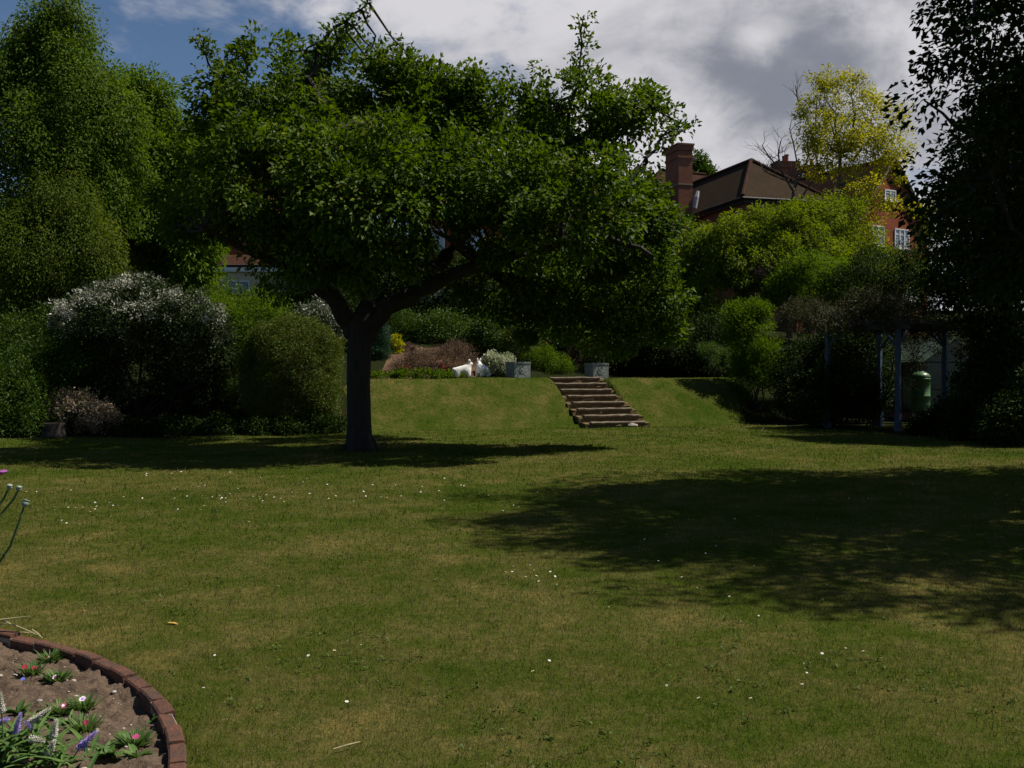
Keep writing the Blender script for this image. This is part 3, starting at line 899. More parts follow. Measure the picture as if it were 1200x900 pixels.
# ------------------------------------------------------------------ steps in the bank
SA = R(20)
n_steps = 8
stp = thing('garden_steps', 'flight of worn timber edged steps climbing the grass bank between the planters', 'steps', (3.1, 29.9, 0))
top = np.array((2.0, 32.42)); bot = np.array((3.12, 29.72))
for i in range(n_steps):
    f = i / (n_steps - 1)
    q = bot + (top - bot) * f
    z = 0.15 + (1.42 + .03 - 0.15) * f
    rq = np.random.default_rng(40 + i)
    mb = MB()
    nseg = 9
    wd = 1.62 + .2 * rq.random()
    vs = []; fs = []
    for k in range(nseg + 1):
        a = -wd / 2 + wd * k / nseg
        jz = rq.normal() * .006; jy = rq.normal() * .012
        x, y = q[0] + math.cos(SA) * a - math.sin(SA) * jy, q[1] + math.sin(SA) * a + math.cos(SA) * jy
        for (dy, dz) in ((-.085, -.075), (-.10, -.01), (-.075, .018), (.12, .016), (.12, -.075)):
            vs.append((x - math.sin(SA) * dy, y + math.cos(SA) * dy, z + dz + jz))
    for k in range(nseg):
        for j in range(5):
            a0 = k * 5 + j; a1 = k * 5 + (j + 1) % 5
            fs.append((a0, a0 + 5, a1 + 5, a1))
    fs.append((0, 1, 2, 3, 4)); fs.append(tuple(nseg * 5 + j for j in (4, 3, 2, 1, 0)))
    mb.add(vs, fs)
    mb.obj('sleeper', M['sleeper'], stp, bevel=.008)
    # trodden earth and stones of the riser below, running back under the next step
    eb = MB()
    zt = z - .012
    vs = []; fs = []
    ns = 14
    for k in range(ns + 1):
        a = -wd / 2 - .17 + (wd + .34) * k / ns
        for (dy, dz) in ((-.07 + rq.normal() * .012, -.26), (-.06 + rq.normal() * .02, -.11 + rq.normal() * .01), (-.05 + rq.normal() * .012, -.045), (.20, zt - z - .003 + rq.normal() * .004), (.47, zt - z - .006), (.47, -.26)):
            vs.append((q[0] + math.cos(SA) * a - math.sin(SA) * dy, q[1] + math.sin(SA) * a + math.cos(SA) * dy, z + dz))
    for k in range(ns):
        for j in range(6):
            a0 = k * 6 + j; a1 = k * 6 + (j + 1) % 6
            fs.append((a0, a0 + 6, a1 + 6, a1))
    fs.append(tuple(range(6))); fs.append(tuple(ns * 6 + j for j in range(5, -1, -1)))
    eb.add(vs, fs)
    eb.obj('earth_tread', M['step_earth'], stp)
sb = MB()
bmx = bmesh.new(); bmesh.ops.create_icosphere(bmx, subdivisions=2, radius=1)
rq = np.random.default_rng(5)
for v in bmx.verts: v.co *= 0.85 + .3 * rq.random()
sb.add([(3.55 + v.co.x * .16, 29.66 + v.co.y * .10, .05 + v.co.z * .07) for v in bmx.verts], [tuple(v.index for v in f.verts) for f in bmx.faces])
bmx.free()
tag(sb.obj('stone', M['stone']), 'pale stone lying at the foot of the timber steps', 'stone')

# ------------------------------------------------------------------ planters
def planter(px, Y, rz, label, wd=.60, ht=.52):
    c = gp(px, Y)
    t = thing('planter', label, 'planter', tuple(c), 'grey square planters at the head of the steps', rz)
    mb = MB()
    h = wd / 2; th = .05
    o_b = [(-h * .97, -h * .97), (h * .97, -h * .97), (h * .97, h * .97), (-h * .97, h * .97)]
    vs = [(x, y, -.03) for x, y in o_b] + [(x * h / (h * .97), y * h / (h * .97), ht) for x, y in o_b]
    i_ = h - th
    vs += [(x, y, ht) for x, y in ((-i_, -i_), (i_, -i_), (i_, i_), (-i_, i_))] + [(x, y, ht - .12) for x, y in ((-i_, -i_), (i_, -i_), (i_, i_), (-i_, i_))]
    fs = [(3, 2, 1, 0)]
    for k in range(4):
        n_ = (k + 1) % 4
        fs += [(k, n_, n_ + 4, k + 4), (k + 4, n_ + 4, n_ + 8, k + 8), (k + 8, n_ + 8, n_ + 12, k + 12)]
    mb.add(vs, fs)
    mb.obj('box', M['planter'], t, world_coords=False, bevel=.012)
    rm = MB()
    for k in range(4):
        a = k * math.pi / 2
        e_ = 1 if k % 2 else 0
        rm.box((math.cos(a) * (h - .006), math.sin(a) * (h - .006), ht - .03), (.03, wd + .016 - .058 * e_, .055), a)
    rm.obj('rim', M['planter'], t, world_coords=False)
    for k in range(4):
        a = k * math.pi / 2
        e = MB(); e.lathe((0, 0, 0), [(.12, 0), (.11, .010), (.085, .011), (.07, .007), (.04, .014), (.01, .016)], 14)
        m = Matrix.Rotation(a, 4, 'Z') @ Matrix.Translation((h - .006, 0, ht * .5)) @ Matrix.Rotation(R(90), 4, 'Y')
        e.v = [tuple(m @ Vector(q)) for q in e.v]
        e.obj('boss', M['planter'], t, world_coords=False)
    s_ = MB(); s_.box((0, 0, ht - .10), (i_ * 2 - .01, i_ * 2 - .01, .03)); s_.obj('potting_soil', M['soil'], t, world_coords=False)
    return t
planter(607, 32.3, R(28), 'grey embossed square planter nearer the white statues')
planter(699, 33.6, R(24), 'grey embossed square planter at the far head of the steps, away from the statues')

# ------------------------------------------------------------------ lamb statues
def lamb(loc, rz, label, pose):
    t = thing('lamb_statue', label, 'statue', tuple(loc), 'white lamb statues on the terrace edge', rz)
    if pose == 'side':
        vs = [(-.18, 0, .285, .150), (-.02, 0, .275, .128), (.14, 0, .285, .140), (.205, 0, .39, .088), (.235, 0, .465, .088), (.325, 0, .44, .050),
              (-.19, .08, .13, .085), (-.20, .08, .0, .07), (-.19, -.08, .13, .085), (-.20, -.08, 0, .07),
              (.16, .075, .13, .08), (.17, .075, 0, .065), (.16, -.075, .13, .08), (.17, -.075, 0, .065), (-.31, 0, .27, .06), (-.335, 0, .15, .035)]
    else:
        vs = [(-.15, 0, .265, .185), (0, 0, .27, .165), (.12, 0, .285, .165), (.17, .02, .42, .092), (.18, .03, .50, .092), (.255, .07, .485, .052),
              (-.17, .09, .12, .105), (-.18, .09, .0, .085), (-.17, -.09, .12, .105), (-.18, -.09, 0, .085),
              (.15, .08, .12, .095), (.15, .08, 0, .08), (.15, -.08, .12, .095), (.15, -.08, 0, .08), (-.29, 0, .27, .07), (-.33, 0, .16, .04)]
    ed = [(0, 1), (1, 2), (2, 3), (3, 4), (4, 5), (0, 6), (6, 7), (0, 8), (8, 9), (2, 10), (10, 11), (2, 12), (12, 13), (0, 14), (14, 15)]
    me = bpy.data.meshes.new('body')
    me.from_pydata([v[:3] for v in vs], ed, [])
    o = link('body', me, M['statue'], t, False)
    s = o.modifiers.new('skin', 'SKIN'); s.use_smooth_shade = True
    for i, v in enumerate(vs):
        me.skin_vertices[0].data[i].radius = (v[3], v[3])
        me.skin_vertices[0].data[i].use_root = i == 0
    sb_ = o.modifiers.new('sub', 'SUBSURF'); sb_.levels = sb_.render_levels = 2
    tx = bpy.data.textures.new('wool', 'CLOUDS'); tx.noise_scale = .045
    dm = o.modifiers.new('wool', 'DISPLACE'); dm.texture = tx; dm.strength = .018; dm.texture_coords = 'LOCAL'
    hx, hy, hz_ = vs[4][:3]
    for sgn in (-1, 1):
        e = MB()
        e.tube([(hx - .02, hy + sgn * .04, hz_ + .03), (hx - .03, hy + sgn * .055, hz_ + .085), (hx - .03, hy + sgn * .06, hz_ + .13)], [.034, .03, .008], 8)
        e.obj('ear', M['statue'], t, True, False)
    return t
q = gp(542.5, 32.0); q[2] += .0
lamb(q, R(14), 'white lamb statue standing side on with its ears pricked', 'side')
q = gp(565, 32.3)
lamb(q, R(122), 'white lamb statue standing rump outward against the cream flowered bush', 'rear')

# ------------------------------------------------------------------ pergola, water butt, greenhouse
PA, PB, PD, PC = (9.2, 29.3), (10.6, 27.6), (12.45, 28.9), (11.15, 30.5)
pg = thing('pergola', 'blue grey timber pergola with dark overhanging beams at the edge of the lawn', 'pergola', (10.9, 29.1, 0))
tp = 2.80
for (x, y) in (PA, PB, PD, PC):
    z = hz(x, y)
    mb = MB()
    mb.box((x, y, (z - .1 + tp) / 2), (.12, .12, tp - z + .1), R(40))
    mb.box((x, y, z + .22), (.16, .16, .5), R(40))
    po = mb.obj('post', M['pergola'], pg, bevel=.008)
def span(a, b, z, wd, ht, over, name, mat):
    a = np.array(a); b = np.array(b); dv = b - a; L = np.linalg.norm(dv); dv /= L
    c = (a + b) / 2
    mb = MB(); mb.box((c[0], c[1], z), (L + 2 * over, wd, ht), math.atan2(dv[1], dv[0]))
    return mb.obj(name, M[mat], pg, bevel=.006)
span(PA, PB, tp + .08, .07, .16, .35, 'beam', 'beam'); span(PC, PD, tp + .08, .07, .16, .35, 'beam', 'beam')
for f in np.linspace(-.12, 1.12, 7):
    a = np.array(PA) + (np.array(PB) - np.array(PA)) * f; b = np.array(PC) + (np.array(PD) - np.array(PC)) * f
    span(a, b, tp + .215, .05, .11, .4, 'rafter', 'beam')
for p_, q_ in ((PA, PB), (PB, PA), (PC, PD), (PD, PC), (PB, PD), (PD, PB)):
    p_ = np.array(p_); q_ = np.array(q_); dv = (q_ - p_) / np.linalg.norm(q_ - p_)
    mb = MB(); a = p_ + dv * .06; b = p_ + dv * .42
    mb.tube([(a[0], a[1], tp - .42), (b[0], b[1], tp - .02)], .045, 4)
    mb.obj('brace', M['pergola'], pg)

bx_, by_ = 12.85, 31.6
bz = hz(bx_, by_)
wb = thing('water_butt', 'green ribbed plastic water butt raised on pinkish stones beside the greenhouse', 'water butt', (bx_, by_, bz + .33))
mb = MB()
mb.lathe((0, 0, 0), [(.24, 0), (.262, .03), (.272, .30), (.275, .52), (.290, .53), (.290, .57), (.278, .58), (.282, .80), (.280, 1.06), (.292, 1.07), (.292, 1.11), (.272, 1.12)], 28)
mb.obj('barrel', M['butt'], wb, True, False)
mb = MB(); mb.lathe((0, 0, 1.121), [(.285, 0), (.285, .05), (.25, .12), (.15, .18), (.10, .185), (.09, .21), (.02, .212)], 28); mb.obj('lid', M['butt'], wb, True, False)
mb = MB(); mb.tube([(0, -.26, .12), (0, -.34, .12), (0, -.35, .08)], .02, 8); mb.obj('tap', M['beam'], wb, False, False)
bst = np.random.default_rng(9)
for i, (dx, dy, lab) in enumerate(((-.18, -.12, 'pinkish stone block under the water butt, on its pergola side'), (.2, -.12, 'pinkish stone block under the water butt, on its greenhouse side'), (0.02, .2, 'stone block under the rear of the water butt'))):
    mb = MB(); mb.box((bx_ + dx, by_ + dy, bz + .135), (.32, .26, .38), bst.normal() * .2)
    tag(mb.obj('stone_block', M['pinkstone'], bevel=.03), lab, 'stone block', 'stone blocks under the water butt')

gh = thing('greenhouse', 'green framed glass greenhouse behind the water butt and pergola', 'greenhouse', (14.9, 34.2, hz(14.9, 34.2)))
F = Frame2((13.55, 33.1), R(6))
gz = hz(14.5, 33.5) - .05; W_, D_g, E_, RZ = 2.6, 3.6, 2.0 + gz, 2.9 + gz
mb = MB(); mb.box(F(W_ / 2, D_g / 2, gz + .1), (W_, D_g, .5), R(6)); mb.obj('base', M['brick_brown'], gh)
def bar(mb, a, b, r_=.022): mb.tube([a, b], r_, 4)
fr = MB(); g0 = gz + .35
for v in (0, D_g):
    for u in np.linspace(0, W_, 5):
        zt = E_ + (RZ - E_) * (1 - abs(u - W_ / 2) / (W_ / 2))
        bar(fr, F(u, v, g0), F(u, v, zt))
    for s in (0, W_): bar(fr, F(s, v, E_), F(W_ / 2, v, RZ), .028)
    bar(fr, F(0, v, E_), F(W_, v, E_)); bar(fr, F(0, v, g0), F(W_, v, g0), .03)
    bar(fr, F(0, v, g0 + .75), F(W_, v, g0 + .75), .018)
for u in (0, W_):
    for v in np.linspace(0, D_g, 6)[1:-1]:
        bar(fr, F(u, v, g0), F(u, v, E_)); bar(fr, F(u, v, E_), F(W_ / 2, v, RZ))
    bar(fr, F(u, 0, E_), F(u, D_g, E_), .03); bar(fr, F(u, 0, g0), F(u, D_g, g0), .03)
bar(fr, F(W_ / 2, 0, RZ), F(W_ / 2, D_g, RZ), .035)
fr.obj('frame', M['green_frame'], gh)
def sheet(name, pts):
    mb = MB(); slab(mb, pts, .004); mb.obj(name, M['glass'], gh)
sheet('glass_wall', [F(0, 0, g0), F(W_, 0, g0), F(W_, 0, E_), F(W_ / 2, 0, RZ), F(0, 0, E_)])
sheet('glass_wall', [F(W_, D_g, g0), F(0, D_g, g0), F(0, D_g, E_), F(W_ / 2, D_g, RZ), F(W_, D_g, E_)])
sheet('glass_wall', [F(0, D_g, g0), F(0, 0, g0), F(0, 0, E_), F(0, D_g, E_)])
sheet('glass_wall', [F(W_, 0, g0), F(W_, D_g, g0), F(W_, D_g, E_), F(W_, 0, E_)])
sheet('glass_roof', [F(0, D_g, E_), F(0, 0, E_), F(W_ / 2, 0, RZ), F(W_ / 2, D_g, RZ)])
sheet('glass_roof', [F(W_, 0, E_), F(W_, D_g, E_), F(W_ / 2, D_g, RZ), F(W_ / 2, 0, RZ)])
mb = MB(); mb.box(F(W_ / 2, 2.9, g0 + .35), (2.2, .6, .05), R(6)); mb.box(F(.6, 2.9, g0 + .1), (.06, .5, .5), R(6)); mb.box(F(2.0, 2.9, g0 + .1), (.06, .5, .5), R(6)); mb.obj('staging', M['beam'], gh)

# ------------------------------------------------------------------ the apple tree
def apple():
    rg = np.random.default_rng(11)
    base = gp(422, 21.1)
    t = thing('apple_tree', 'broad spreading apple tree with dark forked trunk standing alone on the lawn', 'tree', tuple(base))
    Y = 21.1
    tm = MB()
    pts = [P(422, 531, Y), P(421, 522, Y), P(421, 495, Y), P(420, 450, Y - .05), P(421, 410, Y), P(424, 380, Y), P(432, 358, Y)]
    tm.tube(pts, [.36, .29, .255, .245, .26, .285, .20], 14)
    for a in range(6):       # root flare
        an = a * 1.05 + .3
        e = base + np.array((math.cos(an) * .52, math.sin(an) * .52, -.07))
        tm.tube([pts[1] + np.array((math.cos(an) * .10, math.sin(an) * .10, .25)), base + np.array((math.cos(an) * .30, math.sin(an) * .30, .04)), e], [.16, .11, .04], 7)
    tm.obj('trunk', M['bark'], t, True)
    lm = MB()
    lines = [
        ([(416, 392), (396, 356), (372, 330), (352, 290), (335, 240), (318, 190), (300, 140)], [.23, .19, .16, .13, .11, .08, .05], (0, -.1, -.2, -.3, -.5, -.8, -1)),
        ([(378, 336), (362, 318), (352, 306)], [.12, .08, .05], (-.2, -.5, -.8)),
        ([(428, 392), (452, 360), (480, 350), (505, 325), (535, 285), (575, 245), (615, 205), (660, 170)], [.22, .20, .175, .16, .14, .115, .09, .05], (0, 0, -.1, -.1, .1, .2, .2, .3)),
        ([(490, 340), (530, 322), (580, 305), (640, 290), (700, 280), (750, 290)], [.16, .14, .115, .09, .07, .04], (-.1, -.6, -1, -1.4, -1.8, -2)),
        ([(505, 325), (500, 270), (505, 210), (500, 150)], [.13, .10, .08, .04], (0, .6, 1.1, 1.6)),
        ([(372, 330), (330, 310), (280, 290), (240, 270)], [.11, .09, .06, .04], (-.2, -.8, -1.3, -1.8)),
        ([(430, 375), (425, 300), (410, 220), (395, 130)], [.16, .12, .09, .05], (0, 1, 1.8, 2.2)),
        ([(352, 290), (385, 220), (400, 150), (362, 92), (378, 50), (405, 25), (432, 3)], [.10, .085, .07, .055, .045, .03, .015], (-.3, -.8, -1, -.8, -.6, -.5, -.4)),
        ([(660, 170), (672, 112), (680, 70), (684, 18)], [.05, .035, .022, .010], (.3, .3, .2, .2)),
        ([(660, 170), (715, 150), (760, 122), (800, 146)], [.05, .04, .025, .01], (.3, 0, -.3, -.5)),
        ([(700, 280), (745, 200), (775, 160), (806, 142)], [.05, .04, .025, .01], (-1.8, -1.3, -1, -.9)),
        ([(535, 285), (590, 330), (640, 365), (700, 385), (770, 400)], [.12, .09, .06, .045, .02], (.1, 1.0, 1.6, 2.0, 2.0)),
        ([(300, 140), (262, 100), (240, 60)], [.05, .035, .015], (-1, -1, -1)),
    ]
    lp = []
    for pp, rr, dy in lines:
        q = [P(x, y, Y + z) for (x, y), z in zip(pp, dy)]
        f = []; fr = []
        for i in range(len(q) - 1):
            for s in range(3):
                f.append(q[i] + (q[i + 1] - q[i]) * s / 3 + (rg.normal(size=3) * .035 if s else 0)); fr.append(rr[i] + (rr[i + 1] - rr[i]) * s / 3)
        f.append(q[-1]); fr.append(rr[-1])
        lm.tube(f, fr, 8)
        lp += f[2:]
    lobes = lob(Y, (300, 112, 72, 68, -1.0), (405, 112, 75, 62, .6), (335, 205, 110, 85, -1.4), (255, 210, 62, 75, .4), (242, 258, 52, 36, -.8), (420, 225, 95, 80, -2.2),
                (490, 150, 72, 58, 1.0), (425, 300, 62, 34, -1.9), (335, 292, 66, 42, -1.6), (590, 170, 78, 66, .8), (672, 150, 78, 60, .2), (560, 210, 80, 50, -1.3),
                (650, 245, 105, 75, -1.7), (712, 195, 54, 54, .2), (728, 290, 66, 60, -.4), (752, 355, 40, 36, .8), (688, 342, 80, 44, .6), (610, 330, 70, 38, 1.4),
                (545, 118, 36, 30, .3), (780, 310, 26, 40, -.3), (740, 125, 36, 30, .4), (752, 258, 34, 42, -.2), (785, 345, 22, 30, .2), (772, 388, 16, 14, .6), (705, 372, 46, 16, 1.0), (768, 394, 22, 18, .4), (640, 384, 36, 16, 1.2), (718, 396, 26, 13, .8), (575, 372, 26, 12, 1.0), (478, 165, 52, 56, -.2), (505, 125, 46, 42, .4), (445, 100, 40, 36, .5), (455, 312, 40, 24, -1.3), (530, 175, 50, 50, .2), (400, 180, 80, 66, 3.8), (600, 195, 80, 60, 3.6), (350, 190, 70, 60, 4.2), (425, 245, 56, 46, -2.9), (650, 270, 56, 42, -2.6), (370, 180, 80, 80, 2.4), (315, 282, 40, 18, .8))
    cen, out = clump_centres(rg, lobes, 930, .40, .20, .55)
    branches_to(lm, rg, [np.array(p_) for p_ in lp], cen[:420], .032, .008, .10, 4, 5, .03)
    lm.obj('branches', M['bark'], t)
    parts = [leaf_arrays(rg, cen, out, 165, .37 * (.6 + .7 * rg.random(len(cen))), .12, .066, .3, .7, .8, .7)]
    # shoots that stand clear of the crown
    sc_, so = [], []
    for pp, z0, z1 in (([(362, 92), (374, 52), (392, 34), (410, 22), (434, 2)], -.8, -.4), ([(672, 112), (680, 72), (682, 45), (684, 20)], .3, .2),
                       ([(735, 135), (765, 122), (785, 132), (803, 147)], -.1, -.5), ([(768, 170), (785, 158), (806, 142)], -1, -.9), ([(255, 95), (240, 62), (233, 40)], -1, -1),
                       ([(285, 60), (296, 36)], -1, -1), ([(445, 75), (462, 52)], .6, .6), ([(590, 110), (602, 84)], .8, .8), ([(640, 100), (632, 80)], .5, .5)):
        for i in range(len(pp) - 1):
            for s in np.linspace(0, 1, 4):
                x, y = np.array(pp[i]) + (np.array(pp[i + 1]) - np.array(pp[i])) * s
                sc_.append(P(x + rg.normal() * 3, y + rg.normal() * 3, Y + z0 + (z1 - z0) * (i + s) / (len(pp) - 1)) ); so.append(norm(rg.normal(size=3) + (0, 0, .5)))
    parts.append(leaf_arrays(rg, np.array(sc_), np.array(so), 22, .17, .115, .064, .1, .8, .6))
    # thin skirt of loose leaves hanging around the outside
    ce2, ou2 = clump_centres(rg, [(a, b, c_, d_ * 1.12, e * 1.12, f * 1.1) for a, b, c_, d_, e, f in lobes], 330, .88, .2, .8)
    parts.append(leaf_arrays(rg, ce2, ou2, 24, .26, .105, .058, .3, .7, .7))
    link('crown', trimesh('crown', *join_arrays(parts)), M['apple_leaf'], t)
apple()

# ------------------------------------------------------------------ trees
# tall dark tree whose trunk stands outside the frame on the right; its shadow lies over the lawn
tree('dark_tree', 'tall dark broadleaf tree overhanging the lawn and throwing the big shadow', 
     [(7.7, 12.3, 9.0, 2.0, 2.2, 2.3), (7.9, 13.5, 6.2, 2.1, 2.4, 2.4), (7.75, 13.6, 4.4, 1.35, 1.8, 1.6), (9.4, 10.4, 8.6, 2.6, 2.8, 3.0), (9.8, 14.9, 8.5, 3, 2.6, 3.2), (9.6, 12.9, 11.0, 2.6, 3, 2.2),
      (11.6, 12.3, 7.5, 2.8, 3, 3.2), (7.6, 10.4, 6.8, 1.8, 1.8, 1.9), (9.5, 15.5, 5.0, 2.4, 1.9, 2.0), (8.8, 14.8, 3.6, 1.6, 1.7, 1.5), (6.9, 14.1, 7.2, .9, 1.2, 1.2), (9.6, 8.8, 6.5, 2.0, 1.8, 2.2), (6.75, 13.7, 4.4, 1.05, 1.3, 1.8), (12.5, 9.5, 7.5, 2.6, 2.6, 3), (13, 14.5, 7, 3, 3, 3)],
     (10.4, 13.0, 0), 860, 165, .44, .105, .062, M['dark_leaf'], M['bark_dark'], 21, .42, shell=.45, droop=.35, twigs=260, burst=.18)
# evergreen mass behind it, over the greenhouse side of the pergola
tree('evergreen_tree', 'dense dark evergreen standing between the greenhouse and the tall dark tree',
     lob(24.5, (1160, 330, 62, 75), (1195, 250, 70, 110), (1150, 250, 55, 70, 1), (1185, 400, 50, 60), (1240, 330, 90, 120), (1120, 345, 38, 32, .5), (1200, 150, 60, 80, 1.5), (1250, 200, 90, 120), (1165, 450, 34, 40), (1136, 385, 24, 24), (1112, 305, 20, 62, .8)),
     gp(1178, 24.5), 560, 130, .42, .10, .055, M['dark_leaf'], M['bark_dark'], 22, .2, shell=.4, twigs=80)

tree('yew_tree', 'broad dark yew standing beyond the greenhouse and shading the pergola',
     [(14.6, 28.3, 7.0, 2.2, 1.9, 2.6), (15.8, 27.8, 5.0, 2.3, 2.0, 2.6), (14.4, 27.4, 5.0, 1.6, 1.8, 2.2), (17.0, 27.6, 9, 3, 2.4, 3)], (15.8, 27.6, hz(15.8, 27.6)), 300, 110, .5, .13, .06, M['dark_leaf'], M['bark_dark'], 28, .3, shell=.4, twigs=30)

# birch at the left: fine drooping leaves
tree('birch_tree', 'tall pale green birch with fine drooping leaves rising behind the weeping tree',
     lob(33, (62, 70, 48, 62), (20, 130, 70, 80), (95, 150, 62, 72, -.6), (40, 210, 85, 75, -1), (110, 220, 55, 55, -.3), (10, 280, 70, 60), (75, 40, 26, 34), (70, 12, 13, 16), (108, 118, 36, 34), (20, 90, 50, 35), (132, 175, 22, 34, -.5), (48, 45, 18, 24), (85, 85, 24, 22, -.8), (5, 60, 22, 16)),
     gp(40, 33), 780, 185, .40, .10, .056, M['birch_leaf'], M['bark_pale'], 23, .22, shell=.30, droop=.9, twigs=120, up=.4, burst=.45, flat=1.5)
tree('weeping_tree', 'olive green weeping tree hanging over the white blossomed bush',
     lob(30, (75, 255, 40, 40, .6), (120, 330, 16, 60, -.3), (60, 305, 60, 48), (15, 320, 50, 60), (108, 330, 26, 46), (40, 375, 60, 45, .4), (95, 275, 34, 28, .5), (30, 270, 30, 30, .6), (120, 365, 14, 34, -.2), (128, 300, 14, 26)),
     gp(45, 30.5), 420, 160, .32, .085, .040, M['olive_leaf'], M['bark_grey'], 24, .14, shell=.35, droop=1.2, twigs=90, up=.2, burst=.4, flat=2.3)
tree('bright_tree', 'bright green bushy tree standing between the birch and the apple tree',
     lob(37, (165, 145, 42, 48), (190, 200, 50, 55, -.5), (150, 230, 50, 60), (200, 270, 60, 55, -.8), (212, 305, 40, 40, -1), (180, 118, 20, 20), (145, 110, 26, 22)),
     gp(180, 37), 520, 140, .42, .16, .065, M['bright_leaf'], M['bark_grey'], 25, .18, shell=.4, droop=.6, twigs=80, burst=.3, flat=1.2)
tree('conifer_tree', 'dark upright conifer standing behind the hedge left of the apple trunk',
     lob(38, (380, 360, 26, 60), (380, 300, 22, 40), (335, 350, 30, 36, 1), (348, 300, 34, 36, 2)),
     gp(380, 38), 200, 120, .36, .10, .04, M['dark_leaf'], M['bark_dark'], 26, .13, shell=.4, droop=.7, twigs=0)

# the belt of trees and big shrubs behind the terrace
spec = [
    ('green_tree', 'dark bushy tree behind the lamb statues', 46, [(500, 330, 60, 50), (545, 350, 60, 55), (520, 385, 70, 40), (470, 300, 45, 45, 1)], 'dark_leaf', 31, 260),
    ('green_tree', 'dark leafy tree behind the planter shrubs', 47, [(620, 340, 70, 60), (680, 330, 60, 60, 1), (640, 390, 70, 40)], 'mid_leaf', 32, 260),
    ('green_tree', 'deep green tree whose foliage meets the apple crown above the far planter', 46, [(740, 330, 60, 60), (790, 310, 50, 60, -1), (730, 390, 60, 40), (800, 380, 45, 55, -1)], 'mid_leaf', 33, 280),
    ('green_tree', 'dark tree filling the gap between the conifer and the lamb statues', 48, [(430, 330, 60, 45), (400, 290, 60, 50, 1), (440, 380, 50, 40)], 'dark_leaf', 34, 220),
    ('green_tree', 'dark tree behind the clipped dome and the conifer', 44, [(290, 374, 55, 28), (230, 360, 45, 40), (335, 378, 45, 34)], 'mid_leaf', 35, 220),
]
for nm, lab, Y, ls, mt, sd, n in spec:
    px = sum(l[0] for l in ls) / len(ls)
    tree(nm, lab, lob(Y, *ls), gp(px, Y), n, 95, .55, .15, .075, M[mt], M['bark_dark'], sd, .16, 'trees behind the terrace', shell=.4, twigs=0, under=.7)

# pale leafed tree in front of the brick house
tree('pale_tree', 'pale green loosely leafed tree with light bare trunk before the brick house',
     lob(43, (860, 287, 40, 34), (918, 282, 46, 40, -.6), (895, 312, 54, 38, -1), (838, 308, 36, 34, .4), (955, 262, 28, 30, .5), (950, 315, 40, 36, .4), (850, 335, 36, 32), (905, 268, 28, 22, .5), (818, 290, 22, 20, 1), (925, 345, 35, 28)),
     gp(893, 43), 430, 120, .40, .14, .06, M['light_leaf'], M['bark_pale'], 41, .14, shell=.45, droop=.5, twigs=90, burst=.2, lean=P(900, 300, 42.6))
# yellow tree
tree('yellow_tree', 'airy golden yellow tree with thin stems in front of the gabled house',
     lob(50, (965, 125, 32, 30), (1000, 120, 34, 30, .6), (985, 160, 40, 28, -.6), (1015, 165, 34, 30), (1040, 150, 24, 34, .5), (955, 165, 22, 18), (975, 190, 34, 20, .4), (1012, 95, 18, 16), (965, 95, 18, 14), (1040, 240, 22, 14, -.6), (995, 255, 34, 18, -.6), (965, 245, 24, 16, -.6), (1065, 245, 16, 10), (1030, 205, 16, 12), (1050, 190, 20, 22, -.4), (1075, 250, 18, 12, -.6), (1020, 270, 24, 12, -.6), (1000, 285, 22, 14, -.6), (1010, 225, 26, 14, -.8)),
     gp(985, 50), 330, 66, .40, .14, .066, M['yellow_leaf'], M['bark_grey'], 42, .13, shell=.3, droop=.35, twigs=140, burst=.2, lean=P(985, 180, 50), under=.8)
tree('green_tree', 'mid green tree between the yellow tree and the pale tree', lob(47, (988, 248, 22, 20), (990, 290, 40, 30), (950, 300, 36, 30), (1010, 320, 40, 30, -1)), gp(980, 47), 170, 90, .46, .13, .06, M['light_leaf'], M['bark_grey'], 43, .13, 'trees behind the terrace', twigs=20)
tree('light_tree', 'light green loose tree screening the lower walls of the gabled house', lob(48, (1030, 306, 30, 16), (1060, 314, 26, 20), (1095, 285, 16, 26), (1005, 306, 26, 20), (1100, 250, 10, 22), (1040, 330, 40, 24)), gp(1040, 48), 170, 80, .42, .14, .06, M['light_leaf'], M['bark_grey'], 46, .13, twigs=30, burst=.3)
tree('small_tree', 'distant green treetop showing beside the tall brick stack', lob(92, (815, 197, 12, 12), (822, 212, 14, 12), (806, 206, 9, 9)), (17.0, 92, hz(17, 92)), 70, 90, .8, .3, .15, M['mid_leaf'], M['bark_grey'], 44, .25, twigs=0)

def bare():
    rg = np.random.default_rng(55)
    Y = 51
    b = gp(925, Y)
    t = thing('bare_tree', 'leafless dead branched tree reaching above the twin chimneys', 'tree', tuple(b))
    mb = MB(); tw = MB()
    mb.tube([b - np.array((0, 0, .2)), P(925, 330, Y), P(927, 270, Y), P(930, 225, Y)], [.17, .15, .12, .09], 8)
    for pp in ([(930, 225), (915, 200), (900, 182), (893, 170)], [(930, 225), (935, 195), (930, 170), (925, 150)], [(930, 225), (945, 190), (955, 150), (958, 110)], [(927, 250), (960, 200), (950, 150), (935, 118), (932, 100)], [(915, 200), (912, 180), (915, 165)], [(930, 215), (905, 205), (895, 200)]):
        q = [P(x, y, Y + rg.normal() * .3) for x, y in pp]
        tw.tube(q, [.055 * (1 - .8 * i / len(q)) for i in range(len(q))], 5)
        for k in range(9):
            i = rg.integers(1, len(q)); s = q[i - 1] + (q[i] - q[i - 1]) * rg.random()
            e = s + np.array((rg.normal() * .5, rg.normal() * .5, .35 + .6 * rg.random()))
            tw.tube(wiggle(rg, s, e, 3, .12), [.02, .015, .010, .006], 4)
            for _ in range(2):
                e2 = e + np.array((rg.normal() * .3, rg.normal() * .3, .3 * rg.random()))
                tw.tube([(s + e) / 2, e2], [.010, .005], 3)
    mb.obj('trunk', M['bark_grey'], t, True)
    tw.obj('branches', M['twig'], t)
bare()

